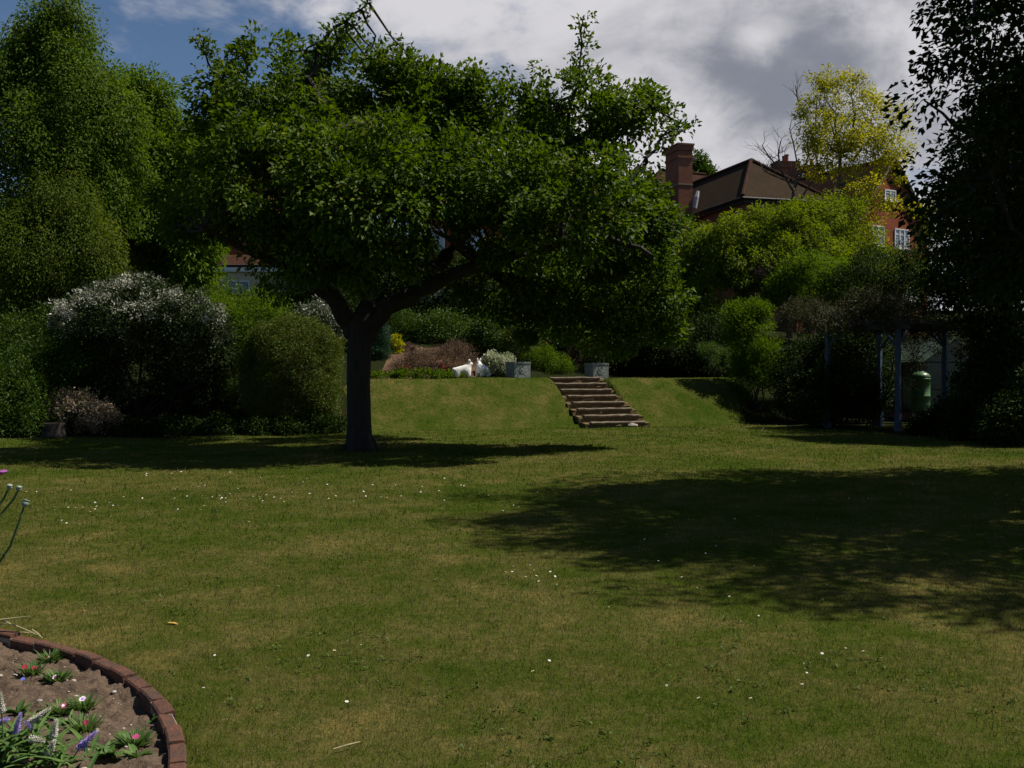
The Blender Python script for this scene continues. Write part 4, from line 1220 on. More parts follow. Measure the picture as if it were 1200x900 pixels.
# ------------------------------------------------------------------ shrubs round the lawn
sil = shrub('flowering_bush', 'large dark rounded bush topped with sprays of small white blossom',
      lob(27.6, (150, 378, 76, 42, -.3), (215, 392, 52, 44, -.7), (105, 395, 36, 38, -.2), (165, 352, 42, 24), (235, 415, 34, 34, -.6), (160, 440, 80, 56, .9), (225, 450, 42, 48, .8), (110, 440, 40, 46, .8)), gp(170, 28.4), 620, 105, .26, .09, .038, 'silver_under', 61, droop=.25, up=.5, under=.2, shell=.40, r0=.05, burst=.22)
def sprays():
    rg = np.random.default_rng(612)
    lb = lob(27.6, (150, 378, 80, 46, -.4), (215, 392, 54, 46, -.8), (105, 395, 40, 42, -.3), (165, 352, 45, 27), (240, 412, 30, 28, -.7))
    cen, out = clump_centres(rg, lb, 900, .97, .25, .0)
    c2, o2 = [], []
    for c, o in zip(cen, out):
        wgt = np.clip((o[2] + .05) * 1.5, 0, 1) * np.clip(1.25 - (c[0] + 11.2) * .22, .25, 1)
        if rg.random() < wgt * .5 * (.35 + 1.1 * (math.sin(c[0] * 3.1) * math.sin(c[2] * 4.3 + 1) > -.1)): c2.append(c); o2.append(o)
    link('blossom', trimesh('blossom', *leaf_arrays(rg, np.array(c2), np.array(o2), 30, .15, .075, .034, .1, .6, .6, .7)), M['blossom'], sil)
sprays()
# clipped dome
def dome():
    rg = np.random.default_rng(62)
    Y = 27.4
    c = P(343, 428, Y); b = gp(343, Y)
    t = thing('clipped_hedge', 'rounded clipped hedge dome, sunlit yellow green on its crown', 'hedge', tuple(b))
    sm = MB()
    for i in range(6): sm.tube(wiggle(rg, b + (rg.normal() * .1, rg.normal() * .1, -.1), c + rg.normal(size=3) * .35, 4, .08), [.05, .04, .03, .02, .015], 6)
    sm.obj('stem', M['bark_dark'], t)
    n = 9000
    dv = norm(rg.normal(size=(n, 3)))
    rad = np.array((1.28, 1.2, 1.45)) 
    sq = np.sign(dv) * np.abs(dv) ** .82
    bump = 1 + .08 * np.sin(dv[:, 0] * 5 + 1) * np.cos(dv[:, 2] * 6 + 2 * dv[:, 1]) + .04 * np.sin(dv[:, 0] * 13) * np.sin(dv[:, 2] * 11) + .045 * rg.normal(size=n)
    p_ = c + np.array((0, 0, -.25)) + sq * rad * (bump * np.where(rg.random(n) < .3, .80, 1.0) * (1 - .08 * rg.random(n) ** 2))[:, None]
    k = p_[:, 2] > b[2] + .05
    parts = [leaf_arrays(rg, p_[k], dv[k], 16, .085, .042, .022, -.1, .35, .5, 1.0, 1.2)]
    link('foliage', trimesh('foliage', *join_arrays(parts)), M['hedge_leaf'], t)
dome()
shrub('loose_bush', 'loose fresh green bush between the white blossomed bush and the clipped dome', lob(28.5, (275, 385, 38, 36), (305, 375, 40, 32), (250, 365, 30, 24, .8), (290, 430, 36, 45)), gp(285, 28.5), 170, 100, .30, .075, .03, 'bright_leaf', 63)
shrub('silver_shrub', 'small grey white leaved shrub peeping over the clipped dome', lob(30, (372, 370, 26, 14), (395, 385, 14, 20, .3)), gp(380, 30), 60, 70, .22, .09, .035, 'silver_leaf', 64)
shrub('fern_bank', 'rough green clump of foliage at the lawn corner by the stump', lob(25.5, (15, 470, 40, 42), (40, 440, 40, 40, 1), (0, 500, 30, 22, -.5), (75, 430, 40, 40, 1.4), (30, 495, 26, 20, -.4)), gp(20, 25.4), 260, 90, .24, .085, .03, 'mid_leaf', 65, droop=-.2)
shrub('dark_shrub', 'dark green shrub beneath the weeping tree', lob(28.6, (60, 410, 60, 48), (20, 420, 50, 45), (100, 455, 40, 40, -.4)), gp(55, 28.6), 220, 95, .30, .08, .034, 'mid_leaf', 66, group='dark shrubs round the lawn')
shrub('pink_shrub', 'low pale pink flowering shrub at the lawn edge by the stump', lob(25.8, (95, 482, 34, 20), (120, 490, 18, 14, -.2), (75, 478, 18, 14, .2)), gp(95, 25.8), 110, 75, .17, .060, .034, 'pink_flower', 67)
mb = MB()
b = gp(63, 25.2)
mb.lathe(b, [(.34, -.06), (.30, .06), (.275, .2), (.28, .33), (.27, .35), (.12, .352)], 16)
tag(mb.obj('tree_stump', M['bark_dark'], None, True), 'low sawn tree stump half hidden beside the pale pink shrub', 'stump')
for i, (px, Y, lab) in enumerate(((150, 26.0, 'low dark ground plant under the white blossomed bush, next to the pink shrub'), (205, 26.0, 'low dark ground plant under the middle of the white blossomed bush'), (262, 26.2, 'low dark ground plant in the gap between the blossomed bush and clipped dome'), (320, 26.0, 'low dark ground plant under the clipped dome'), (372, 26.3, 'low dark ground plant under the dome beside the apple trunk'))):
    c = gp(px, Y)
    shrub('ground_plant', lab, [(c[0], c[1], c[2] + .15, .62, .45, .28), (c[0] + .35, c[1] + .1, c[2] + .14, .4, .4, .25)], c, 46, 60, .16, .085, .035, 'dark_leaf', 70 + i, group='low plants under the bushes', cat='plant', stems=3, r0=.012, droop=-.1)

# ---- terrace border, from the apple trunk to the far planter
shrub('dwarf_conifer', 'blue green cone shaped dwarf conifer just beyond the apple trunk', lob(35.5, (446, 418, 12, 18), (447, 398, 8, 18), (447, 380, 5, 12)), gp(446, 35.5), 130, 100, .15, .06, .016, 'blue_leaf', 81, droop=-.7, ow=.8)
shrub('round_conifer', 'soft green feathery shrub behind the yellow border plant', lob(38, (470, 385, 22, 24), (480, 400, 20, 20), (455, 385, 18, 20)), gp(470, 38), 110, 95, .24, .08, .024, 'mid_leaf', 82, droop=-.4)
shrub('yellow_plant', 'small bright yellow leaved border plant by the conifer', lob(36.2, (463, 406, 9, 11), (465, 416, 8, 8)), gp(463, 36.2), 40, 60, .13, .09, .035, 'yellow_leaf', 83, cat='plant', stems=3, r0=.01)
shrub('orange_plant', 'small bronze tinted plant beside the yellow border plant', lob(36.4, (479, 410, 7, 7)), gp(479, 36.4), 18, 50, .13, .08, .035, 'brown_leaf', 84, cat='plant', stems=3, r0=.01)
shrub('heather_mound', 'brown withered heather mound behind the lamb statues', lob(34.2, (505, 422, 32, 14), (530, 414, 24, 12, .4), (482, 428, 26, 8), (546, 424, 14, 9)), gp(512, 34.2), 170, 90, .20, .055, .018, 'brown_leaf', 85, droop=-.5)
for i, (px, lab) in enumerate(((450, 'low green edging plant nearest the apple trunk'), (478, 'low green edging plant below the yellow border plant'), (502, 'low green edging plant beside the red flower'), (524, 'low green edging plant touching the side on lamb'))):
    c = gp(px, 32.2)
    shrub('edging_plant', lab, [(c[0] - .15, c[1], c[2] + .05 + .05 * (i % 2), .30, .25, .10 + .06 * (i % 3)), (c[0] + .32, c[1] + .25, c[2] + .06, .2, .2, .08 + .05 * ((i + 1) % 2))], c, 26, 42, .11, .085, .035, 'bright_leaf', 86 + i, group='low edging plants on the terrace', cat='plant', stems=3, r0=.008, droop=-.4)
shrub('red_flower', 'red flowering plant in the terrace border beside the lambs', lob(33.2, (518, 431, 4, 4), (515, 434, 4, 3)), gp(518, 33.2), 12, 30, .07, .06, .04, 'red_bloom', 91, cat='plant', stems=3, r0=.01)
shrub('red_flower', 'small dull red flowering plant beneath the brown heather', lob(33.0, (474, 434, 5, 4)), gp(474, 33.0), 9, 34, .08, .06, .04, 'red_bloom', 92, cat='plant', stems=3, r0=.01)
shrub('cream_bush', 'low bush covered in cream white blossom behind the lamb statues', lob(34.6, (582, 428, 16, 12), (575, 421, 10, 8), (590, 433, 12, 10), (594, 422, 8, 7, .3)), gp(582, 34.6), 150, 70, .13, .055, .042, 'white_bloom', 93, droop=-.5)
shrub('planter_shrub', 'olive green shrub growing in the planter nearer the lambs', lob(32.3, (607, 404, 16, 14), (598, 394, 14, 12), (622, 398, 15, 12), (607, 384, 12, 10)), P(607, 428, 32.3), 95, 80, .17, .06, .024, 'hedge_leaf', 94, stems=5, r0=.014, droop=-.2)
shrub('planter_shrub', 'olive green shrub growing in the planter at the far head of the steps', lob(33.6, (699, 408, 15, 15), (690, 398, 14, 12), (712, 400, 14, 13)), P(699, 428, 33.6), 80, 80, .17, .06, .024, 'hedge_leaf', 95, stems=5, r0=.014, droop=-.2)
shrub('green_mound', 'bright green mounded shrub between the two planters', lob(36, (645, 428, 24, 16), (632, 420, 18, 15), (658, 434, 14, 12)), gp(644, 36), 140, 85, .19, .06, .024, 'bright_leaf', 96)
shrub('brown_shrub', 'brownish dry shrub beside the far planter', lob(37, (672, 425, 12, 13), (668, 412, 10, 10)), gp(671, 37), 50, 70, .17, .06, .02, 'brown_leaf', 97)
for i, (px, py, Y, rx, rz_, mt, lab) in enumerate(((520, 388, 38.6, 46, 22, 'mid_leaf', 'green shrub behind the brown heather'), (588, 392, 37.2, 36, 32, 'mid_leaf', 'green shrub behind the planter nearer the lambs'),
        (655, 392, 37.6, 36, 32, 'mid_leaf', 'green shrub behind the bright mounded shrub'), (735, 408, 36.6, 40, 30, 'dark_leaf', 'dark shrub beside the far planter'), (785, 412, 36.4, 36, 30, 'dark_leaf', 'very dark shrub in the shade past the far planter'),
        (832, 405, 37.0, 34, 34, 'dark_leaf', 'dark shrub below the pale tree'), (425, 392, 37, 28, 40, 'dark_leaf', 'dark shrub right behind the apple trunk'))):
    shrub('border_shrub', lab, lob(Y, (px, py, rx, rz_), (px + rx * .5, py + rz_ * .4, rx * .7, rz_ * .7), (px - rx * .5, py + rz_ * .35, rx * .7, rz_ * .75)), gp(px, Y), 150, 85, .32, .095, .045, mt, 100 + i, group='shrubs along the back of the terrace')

# ---- right side of the lawn
shrub('tall_shrub', 'upright fresh green shrub standing on the end of the grass bank', lob(33.4, (880, 400, 26, 36), (868, 378, 18, 24), (895, 430, 24, 32, -.5), (875, 440, 22, 26), (890, 370, 14, 16)), gp(886, 33), 230, 90, .22, .10, .028, 'bright_leaf', 111, droop=-.1)
shrub('spreading_conifer', 'flat topped spreading juniper in the shade at the terrace end', lob(35.5, (835, 412, 24, 8), (850, 424, 26, 12), (825, 408, 12, 5)), gp(842, 35.5), 80, 80, .16, .06, .02, 'mid_leaf', 112, droop=-.1)
shrub('clipped_hedge', 'flat clipped olive brown hedge behind the climber', lob(36.5, (945, 368, 28, 18), (930, 375, 24, 20), (962, 372, 22, 18)), gp(945, 36.5), 150, 100, .22, .05, .022, 'climber_leaf', 113, cat='hedge', burst=0)
shrub('bright_shrub', 'bright green leafy shrub beneath the gabled house', lob(40, (950, 325, 40, 26), (985, 335, 28, 24), (925, 335, 24, 22)), gp(955, 40), 170, 90, .30, .10, .05, 'bright_leaf', 114)
shrub('holly_bush', 'tall rounded dark holly rising behind the pergola', lob(33.5, (1035, 320, 46, 36), (1010, 350, 36, 34), (1065, 345, 34, 34), (1035, 375, 52, 40, .5), (1000, 395, 30, 36, .5)), gp(1035, 33.5), 330, 95, .28, .065, .034, 'dark_leaf', 115, r0=.06)
shrub('climbing_plant', 'brownish twiggy climber sprawling over the pergola beams', lob(29.2, (1040, 367, 44, 12), (1000, 370, 36, 9, .3), (1075, 372, 34, 12, .3), (1090, 395, 20, 16, .6), (1068, 420, 14, 40, 1.2), (1015, 385, 20, 14, .6), (1060, 392, 10, 14, -.2), (1000, 380, 40, 6, -.4), (1050, 377, 30, 9, -1.3), (1085, 385, 26, 9, -.6), (985, 372, 26, 10), (1020, 355, 40, 12), (1115, 384, 26, 14, 1.2), (1135, 400, 20, 18, 1.2), (1098, 392, 18, 14, 1.2)), gp(1022, 29.9), 380, 80, .20, .06, .028, 'climber_leaf', 116, cat='climber', droop=.5, burst=.25)
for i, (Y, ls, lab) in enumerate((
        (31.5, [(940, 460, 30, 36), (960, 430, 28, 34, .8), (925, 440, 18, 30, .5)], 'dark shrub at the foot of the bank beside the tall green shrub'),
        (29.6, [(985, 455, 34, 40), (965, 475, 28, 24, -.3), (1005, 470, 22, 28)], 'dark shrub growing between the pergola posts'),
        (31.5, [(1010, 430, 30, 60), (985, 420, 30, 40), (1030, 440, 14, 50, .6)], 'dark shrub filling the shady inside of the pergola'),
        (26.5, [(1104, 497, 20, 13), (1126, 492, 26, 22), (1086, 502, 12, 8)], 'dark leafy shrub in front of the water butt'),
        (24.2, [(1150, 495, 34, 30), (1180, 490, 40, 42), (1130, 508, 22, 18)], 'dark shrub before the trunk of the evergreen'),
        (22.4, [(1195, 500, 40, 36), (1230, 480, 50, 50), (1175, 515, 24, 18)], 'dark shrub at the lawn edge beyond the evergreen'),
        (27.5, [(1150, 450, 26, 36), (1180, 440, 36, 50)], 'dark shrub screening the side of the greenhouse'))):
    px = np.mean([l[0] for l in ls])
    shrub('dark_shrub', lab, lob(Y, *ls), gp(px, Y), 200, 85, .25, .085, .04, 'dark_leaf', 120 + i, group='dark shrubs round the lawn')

# ------------------------------------------------------------------ bed edging of bricks
def edging():
    t = None
    mb = MB(); mo = MB()
    rg = np.random.default_rng(8)
    a0 = math.atan2(D_[1] - BED_C[1], D_[0] - BED_C[0]) - R(16)
    step = .222 / BED_R
    n = int((math.pi * 1.25) / step)
    wd = .072
    ri, ro = BED_R - wd, BED_R
    for i in range(n):
        s = a0 + i * step
        j = [rg.normal() * .005 for _ in range(4)]
        top_ = .045 + rg.normal() * .006; lowi = -.16
        g_ = .007 / BED_R
        sub_ = 3
        vs = []; fs = []
        for k in range(sub_ + 1):
            an = s + g_ + (step - 2 * g_) * k / sub_
            for r_, z in ((ri + j[0], lowi), (ri + j[0], top_ - .008), (ri + j[0] + .008, top_), (ro + j[0] - .008, top_ + j[1]), (ro + j[0], top_ - .008 + j[1]), (ro + j[0], lowi)):
                vs.append((BED_C[0] + math.cos(an) * r_, BED_C[1] + math.sin(an) * r_, z))
        for k in range(sub_):
            for m_ in range(6):
                q = k * 6 + m_; q1 = k * 6 + (m_ + 1) % 6
                fs.append((q, q1, q1 + 6, q + 6))
        fs.append(tuple(range(5, -1, -1))); fs.append(tuple(sub_ * 6 + m_ for m_ in range(6)))
        mb.add(vs, fs)
    vs = []; fs = []
    m2 = n * 3
    for i in range(m2 + 1):
        an = a0 + i * step * n / m2
        for r_, z in ((ri + .006, -.16), (ri + .008, .030), (ro - .008, .030), (ro - .006, -.16)):
            vs.append((BED_C[0] + math.cos(an) * r_, BED_C[1] + math.sin(an) * r_, z))
    for i in range(m2):
        for k in range(4):
            q = i * 4 + k; q1 = i * 4 + (k + 1) % 4
            fs.append((q, q1, q1 + 4, q + 4))
    mo.add(vs, fs)
    t = thing('brick_edging', 'curved row of weathered red bricks edging the round flower bed', 'edging', (BED_C[0] + BED_R, BED_C[1], 0))
    mb.obj('brick_course', M['edge_brick'], t)
    mo.obj('mortar', M['mortar'], t)
edging()

# ------------------------------------------------------------------ bedding plants
def leaf_blade(mb, base, dirv, L, wd, droop=.4, rg=None, n=5):
    d_ = norm(np.array(dirv, float)); s = norm(np.cross(d_, (0, 0, 1.0)))
    vs = []; fs = []
    p_ = np.array(base, float)
    for i in range(n + 1):
        f = i / n
        w_ = wd * math.sin(math.pi * min(1, .18 + f * .82)) * (1 if f < 1 else 0) * .5
        vs += [p_ - s * w_, p_ + np.array((0, 0, -w_ * .35)), p_ + s * w_]
        d_ = norm(d_ + np.array((0, 0, -droop / n)))
        p_ = p_ + d_ * L / n
    for i in range(n):
        a = i * 3
        fs += [(a, a + 1, a + 4, a + 3), (a + 1, a + 2, a + 5, a + 4)]
    mb.add(vs, fs)

def lvset(me, v):
    a = me.attributes.new('lv', 'FLOAT', 'POINT'); a.data.foreach_set('value', np.full(len(me.vertices), v, dtype=np.float32) if np.isscalar(v) else v)

def tuft(name, t, rg, base, n, L, wd, spread=1.0, up=.8, droop=.6, seg=5, rad=.01):
    mb = MB(); lv = []
    for i in range(n):
        a = rg.random() * 6.283
        dv = np.array((math.cos(a) * spread, math.sin(a) * spread, up * (.4 + rg.random())))
        k = len(mb.v)
        leaf_blade(mb, base + np.array((math.cos(a), math.sin(a), 0)) * rad * rg.random(), dv, L * (.6 + .6 * rg.random()), wd, droop, rg, seg)
        lv += [rg.random()] * (len(mb.v) - k)
    me = mb.mesh(name)
    lvset(me, np.array(lv, dtype=np.float32))
    return link(name, me, M['plant_leaf'], t)

def petals(t, rg, c, r_, mat, eye=None, tilt=None):
    """five frilled petals round an eye, facing the light"""
    nrm = norm(np.array(tilt if tilt is not None else (.15, -.45, .85)) + rg.normal(size=3) * .15)
    u = norm(np.cross(nrm, (0.2, 0.1, 1.0))); v = np.cross(nrm, u)
    fb = MB()
    for k in range(5):
        a0 = k * 6.283 / 5
        vs = [c + nrm * .002]
        m_ = 7
        for i in range(m_ + 1):
            a = a0 + (i / m_ - .5) * 1.22
            rr = r_ * (1 - .10 * (i % 2)) * (.86 if i in (0, m_) else 1)
            vs.append(c + (u * math.cos(a) + v * math.sin(a)) * rr + nrm * (.18 * r_ + .05 * r_ * (i % 2) + k * .0004))
        fb.add(vs, [(0, i, i + 1) for i in range(1, m_ + 1)])
    f = fb.obj('flower', mat, t)
    eb = MB()
    vs = [c + nrm * (.22 * r_)]
    for i in range(12):
        a = i * 6.283 / 12; vs.append(c + (u * math.cos(a) + v * math.sin(a)) * r_ * (.5 if i % 2 else .38) + nrm * (.155 * r_ + .002))
    eb.add(vs, [(0, i + 1, (i + 1) % 12 + 1) for i in range(12)])
    eb.obj('eye', eye or M['petal_white'], f)
    return f

def pinks(px, py, label, heads, seed, h=.07):
    """a small dianthus: leaves, stems and flower heads at the given pixels"""
    rg = np.random.default_rng(seed)
    py = HOR + (py - HOR) * 1.0 - .4 * max(0, py - max(h_[1] for h_ in heads))
    Y = (EYE + .02) * FPX / (py - HOR)
    x = (px - 600) / FPX * Y
    z = soil_pt(x, Y)
    b = np.array((x, Y, z))
    t = thing('dianthus', label, 'flower', tuple(b), 'dianthus plants in the round bed')
    tuft('leaf_tuft', t, rg, b, 95, .080, .012, .8, 1.2, .5, 4, .045)
    for hx, hy, mat, eye in heads:
        c = np.array((x + (hx - px) * Y / FPX, Y - .02 + rg.normal() * .01, EYE - (hy - HOR) / FPX * (Y - .02)))
        s = MB(); s.tube([b, (b * .4 + c * .6) + rg.normal(size=3) * .008, c], .0022, 5); s.obj('stem', M['stem'], t)
        petals(t, rg, c, .0165, M[mat], M[eye] if eye else None)
    return t
pinks(38, 797, 'dianthus with two red flowers by the brick curve', [(31, 782, 'flower_red', 'flower_red'), (41, 784, 'flower_red', 'flower_red')], 201)
pinks(68, 803, 'dianthus with one white edged magenta flower', [(68, 793, 'petal_white', 'flower_pink')], 202)
pinks(60, 781, 'dianthus with a small dull red bloom under the rim of the bricks', [(58, 772, 'flower_red', None)], 203)
pinks(99, 840, 'dianthus with one pale pink and white flower', [(98, 820, 'petal_white', 'spike_purple')], 204)
pinks(71, 842, 'dianthus with one magenta flower before the pale pink one', [(74, 829, 'flower_pink', 'petal_white')], 205)
pinks(100, 862, 'dianthus with one crimson flower beside the lilac spike', [(103, 847, 'flower_red', 'flower_pink')], 206)
pinks(158, 884, 'dianthus with a single deep pink flower against the inner face of the bricks', [(161, 864, 'flower_pink', 'flower_pink')], 207)
def small_blue():
    rg = np.random.default_rng(208)
    Y = 5.35; x = (27.6 - 600) / FPX * Y
    b = np.array((x, Y, soil_pt(x, Y)))
    t = thing('blue_flower', 'tiny blue flower beside the dianthus with two red flowers', 'flower', tuple(b))
    tuft('leaf_tuft', t, rg, b, 10, .04, .010)
    s = MB(); s.tube([b, b + (0, -.005, .04)], .002, 5); s.obj('stem', M['stem'], t)
    petals(t, rg, b + np.array((0, -.006, .042)), .013, M['flower_blue'], M['flower_blue'])
small_blue()

def spike(t, rg, a, b, r_, mat):
    """a tapering spike of crowded florets along a-b"""
    a = np.array(a, float); b = np.array(b, float)
    st = MB(); st.tube([a - (b - a) * 1.2 + np.array((0, 0, -.05)), a, b], [.003, .0025, .001], 5)
    so = st.obj('stem', M['stem'], t)
    mb = MB()
    ax = norm(b - a); u = norm(np.cross(ax, (0.3, 0.2, 1.0))); v = np.cross(ax, u)
    n = 110
    for i in range(n):
        f = (i + rg.random()) / n
        an = i * 2.4
        dv = u * math.cos(an) + v * math.sin(an)
        rr = r_ * (.35 + .65 * (1 - f)) * (.75 + .5 * rg.random())
        c = a + (b - a) * f
        p1 = c + dv * rr * (.8 + .4 * rg.random()) + ax * .004
        s = np.cross(dv, ax); w_ = .0046 * (1.25 - f)
        mb.add([c + dv * rr * .2, p1 + s * w_, p1 + dv * .003 + ax * .003, p1 - s * w_], [(0, 1, 2, 3)])
        mb.add([p1 - ax * w_ , p1 + s * w_ * .7 + dv * .004, p1 + ax * w_, p1 - s * w_ * .7 + dv * .004], [(0, 1, 2, 3)])
    mb.obj('flower_spike', mat, t)

def veronica(px, py, label, spikes, seed, Y=4.15, nl=80, L=.19):
    rg = np.random.default_rng(seed)
    x = (px - 600) / FPX * Y
    b = np.array((x, Y, soil_pt(x, Y)))
    t = thing('speedwell', label, 'flower', tuple(b), 'spiked speedwell plants in the round bed')
    mb = MB(); lv = []
    for i in range(nl):
        an = rg.random() * 6.283; k = len(mb.v)
        h = .10 * rg.random()
        s0 = b + np.array((rg.normal() * .085, rg.normal() * .06, h * 1.3))
        leaf_blade(mb, s0, (math.cos(an), math.sin(an), .35 + .7 * rg.random()), L * (.5 + .6 * rg.random()), .020, .7, rg)
        lv += [rg.random()] * (len(mb.v) - k)
    me = mb.mesh('leaf_tuft'); lvset(me, np.array(lv, dtype=np.float32)); link('leaf_tuft', me, M['plant_leaf'], t)
    for (x0, y0, x1, y1, mat) in spikes:
        dy = rg.normal() * .04
        spike(t, rg, P(x0, y0, Y + dy), P(x1, y1, Y + dy - .01), .0125, M[mat])
    return t
veronica(26, 905, 'speedwell plant with two lilac spikes and a faded one leaning away from the bricks', [(18, 862, 24, 836, 'spike_purple'), (44, 862, 30, 846, 'spike_purple'), (34, 848, 58, 830, 'spike_white'), (62, 866, 66, 844, 'spike_white')], 211, 4.2)
veronica(4, 900, 'speedwell plant at the rim of the picture with pale lavender spikes', [(-8, 850, 10, 842, 'spike_purple'), (2, 836, 0, 812, 'spike_white'), (6, 884, 30, 892, 'spike_white'), (34, 866, 52, 868, 'spike_white')], 212, 4.12)
veronica(66, 915, 'speedwell plant with one bright lilac spike pointing to the bricks', [(92, 878, 112, 858, 'spike_purple'), (56, 884, 64, 868, 'spike_white')], 213, 4.05, 60)
def broad(px, py, Y, label, n, L, wd, seed):
    rg = np.random.default_rng(seed)
    x = (px - 600) / FPX * Y
    b = np.array((x, Y, soil_pt(x, Y)))
    t = thing('leafy_seedling', label, 'plant', tuple(b), 'leafy seedlings in the round bed')
    tuft('leaf_tuft', t, rg, b + np.array((0, 0, .01)), n, L, wd, 1, 1.0, .7)
    s = MB(); s.tube([b, b + (0, 0, .04)], .004, 6); s.obj('stem', M['stem'], t)
broad(128, 876, 4.36, 'broad leaved seedling beside the bright lilac spike', 12, .10, .045, 221)
broad(160, 894, 4.30, 'leafy seedling at the foot of the single deep pink dianthus', 14, .075, .026, 222)
broad(180, 858, 4.78, 'leafy weed sprouting against the brick edging', 9, .07, .030, 223)
broad(20, 832, 4.85, 'leafy seedling behind the faded white spikes', 12, .09, .035, 224)
broad(84, 850, 4.78, 'leafy seedling between the magenta and crimson dianthus', 9, .06, .022, 225)
broad(146, 872, 4.55, 'small leafy seedling half way to the brick edging', 9, .055, .02, 226)

# small stones in the soil
def pebbles():
    rg = np.random.default_rng(31)
    bmx = bmesh.new(); bmesh.ops.create_icosphere(bmx, subdivisions=1, radius=1)
    iv = np.array([v.co[:] for v in bmx.verts]); it = np.array([[v.index for v in f.verts] for f in bmx.faces]); bmx.free()
    vs, ts, k = [], [], 0
    for i in range(420):
        x = -3.4 + 2.1 * rg.random(); y = 3.7 + 2.5 * rg.random()
        if math.hypot(x - BED_C[0], y - BED_C[1]) > BED_R - .13: continue
        s = .004 + .012 * rg.random() ** 3
        q = iv * (s * (.8 + .5 * rg.random(3)) * np.array((1.2, 1, .7))) * (.85 + .3 * rg.random((len(iv), 1)))
        vs.append(q + np.array((x, y, soil_pt(x, y) + s * .3))); ts.append(it + k); k += len(iv)
    o = link('pebbles', trimesh('pebbles', np.concatenate(vs), np.concatenate(ts)), M['stone'])
    o['kind'] = 'stuff'; o['label'] = 'small pale pebbles scattered through the dry bed soil'; o['category'] = 'pebbles'
pebbles()

# dry grass stalks bent over the bricks
def dry_grass():
    rg = np.random.default_rng(33)
    b = P(-8, 748, 6.25)
    t = thing('dry_grass', 'dry straw coloured grass stalks bent over the brick rim', 'grass tuft', tuple(b))
    mb = MB()
    for (x0, y0, xm, ym, x1, y1) in ((-10, 722, 20, 734, 48, 746), (0, 740, 10, 744, 12, 762), (38, 738, 44, 742, 50, 748), (-12, 735, 10, 730, 42, 742), (10, 742, 28, 741, 46, 744), (-15, 728, 20, 724, 35, 722)):
        mb.tube([P(x0, y0, 6.2), P(xm, ym, 6.15), P(x1, y1, 6.12)], [.006, .005, .002], 5)
    mb.obj('stalk', M['straw'], t)
dry_grass()

def poppy():
    rg = np.random.default_rng(35)
    Y = 3.5
    b = np.array((-2.05, 3.5, soil_pt(-2.05, 3.5)))
    t = thing('poppy_plant', 'tall poppy with grey green seed heads and one mauve flower', 'flower', tuple(b))
    def stem(pts): s = MB(); s.tube(pts, [.006] + [.0045] * (len(pts) - 2) + [.0035], 6); s.obj('stem', M['stem'], t, True)
    def pod(c, r_):
        m_ = MB(); m_.lathe((0, 0, 0), [(.003, -1.1 * r_), (.5 * r_, -.95 * r_), (.95 * r_, -.3 * r_), (r_, .15 * r_), (.8 * r_, .65 * r_), (.62 * r_, .8 * r_), (1.0 * r_, .92 * r_), (.95 * r_, 1.05 * r_), (.1 * r_, 1.1 * r_)], 12)
        ro = Matrix.Translation(Vector(c)) @ Matrix.Rotation(rg.normal() * .2, 4, 'X') @ Matrix.Rotation(.3, 4, 'Y')
        m_.v = [tuple(ro @ Vector(q)) for q in m_.v]
        m_.obj('seed_head', M['pod'], t, True)
    h0 = P(29.5, 590, Y)
    stem([b, P(-60, 800, Y), P(-8, 670, Y), P(12, 640, Y), P(24, 608, Y), P(28.5, 592, Y)]); pod(h0, .0125)
    for px, py in ((22, 573), (11, 571)):
        c = P(px, py, Y + .25); stem([b, P(-70, 760, Y + .1), P(-30, 640, Y + .2), P(px - 6, py + 12, Y + .25), c]); pod(c, .010)
    fc = P(-6, 560, Y + .1)
    stem([b, P(-70, 760, Y), P(-35, 640, Y + .1), P(-12, 590, Y + .1), fc])
    fb = MB()
    for k in range(6):
        a = k * 1.047
        dv = np.array((math.cos(a), math.sin(a), .55)); s = np.array((-math.sin(a), math.cos(a), 0))
        vs = [fc]
        for i in range(7): 
            q = (i / 6 - .5) * 1.5
            vs.append(fc + (dv * math.cos(q) + s * math.sin(q)) * .042 * (1 - .08 * (i % 2)) + np.array((0, 0, .004 * (k % 2))))
        fb.add(vs, [(0, i, i + 1) for i in range(1, 7)])
    fb.obj('flower', M['poppy'], t)
    lb = MB()
    for px, py, dx in ((-14, 655, .8), (-22, 640, .5), (-30, 690, .7), (-60, 760, .6)):
        leaf_blade(lb, P(px, py, Y), (dx, -.2, .5), .085, .035, .5)
    me = lb.mesh('leaf'); lvset(me, .25)
    link('leaf', me, M['blue_leaf'], t)
poppy()

# ------------------------------------------------------------------ small things on the lawn
mb = MB(); y_ = EYE * FPX / (732 - HOR)
c = np.array(((200 - 600) / FPX * y_, y_, hz(0, 5.6) + .012))
leaf_blade(mb, c, (1, .1, .35), .06, .035, 1.2); leaf_blade(mb, c, (-.8, .3, .5), .04, .025, 1.2)
tag(mb.obj('fallen_leaf', M['yellow_dead']), 'curled yellowed leaf lying on the grass near the bed', 'leaf')
y_ = EYE * FPX / (880 - HOR)
mb = MB(); x_ = lambda px: (px - 600) / FPX * y_
mb.tube([(x_(392), y_ - .03, .02), (x_(408), y_, .028), (x_(420), y_ + .05, .022)], [.003, .0035, .002], 5)
tag(mb.obj('straw_stalk', M['straw']), 'single pale straw stalk lying on the grass', 'straw')

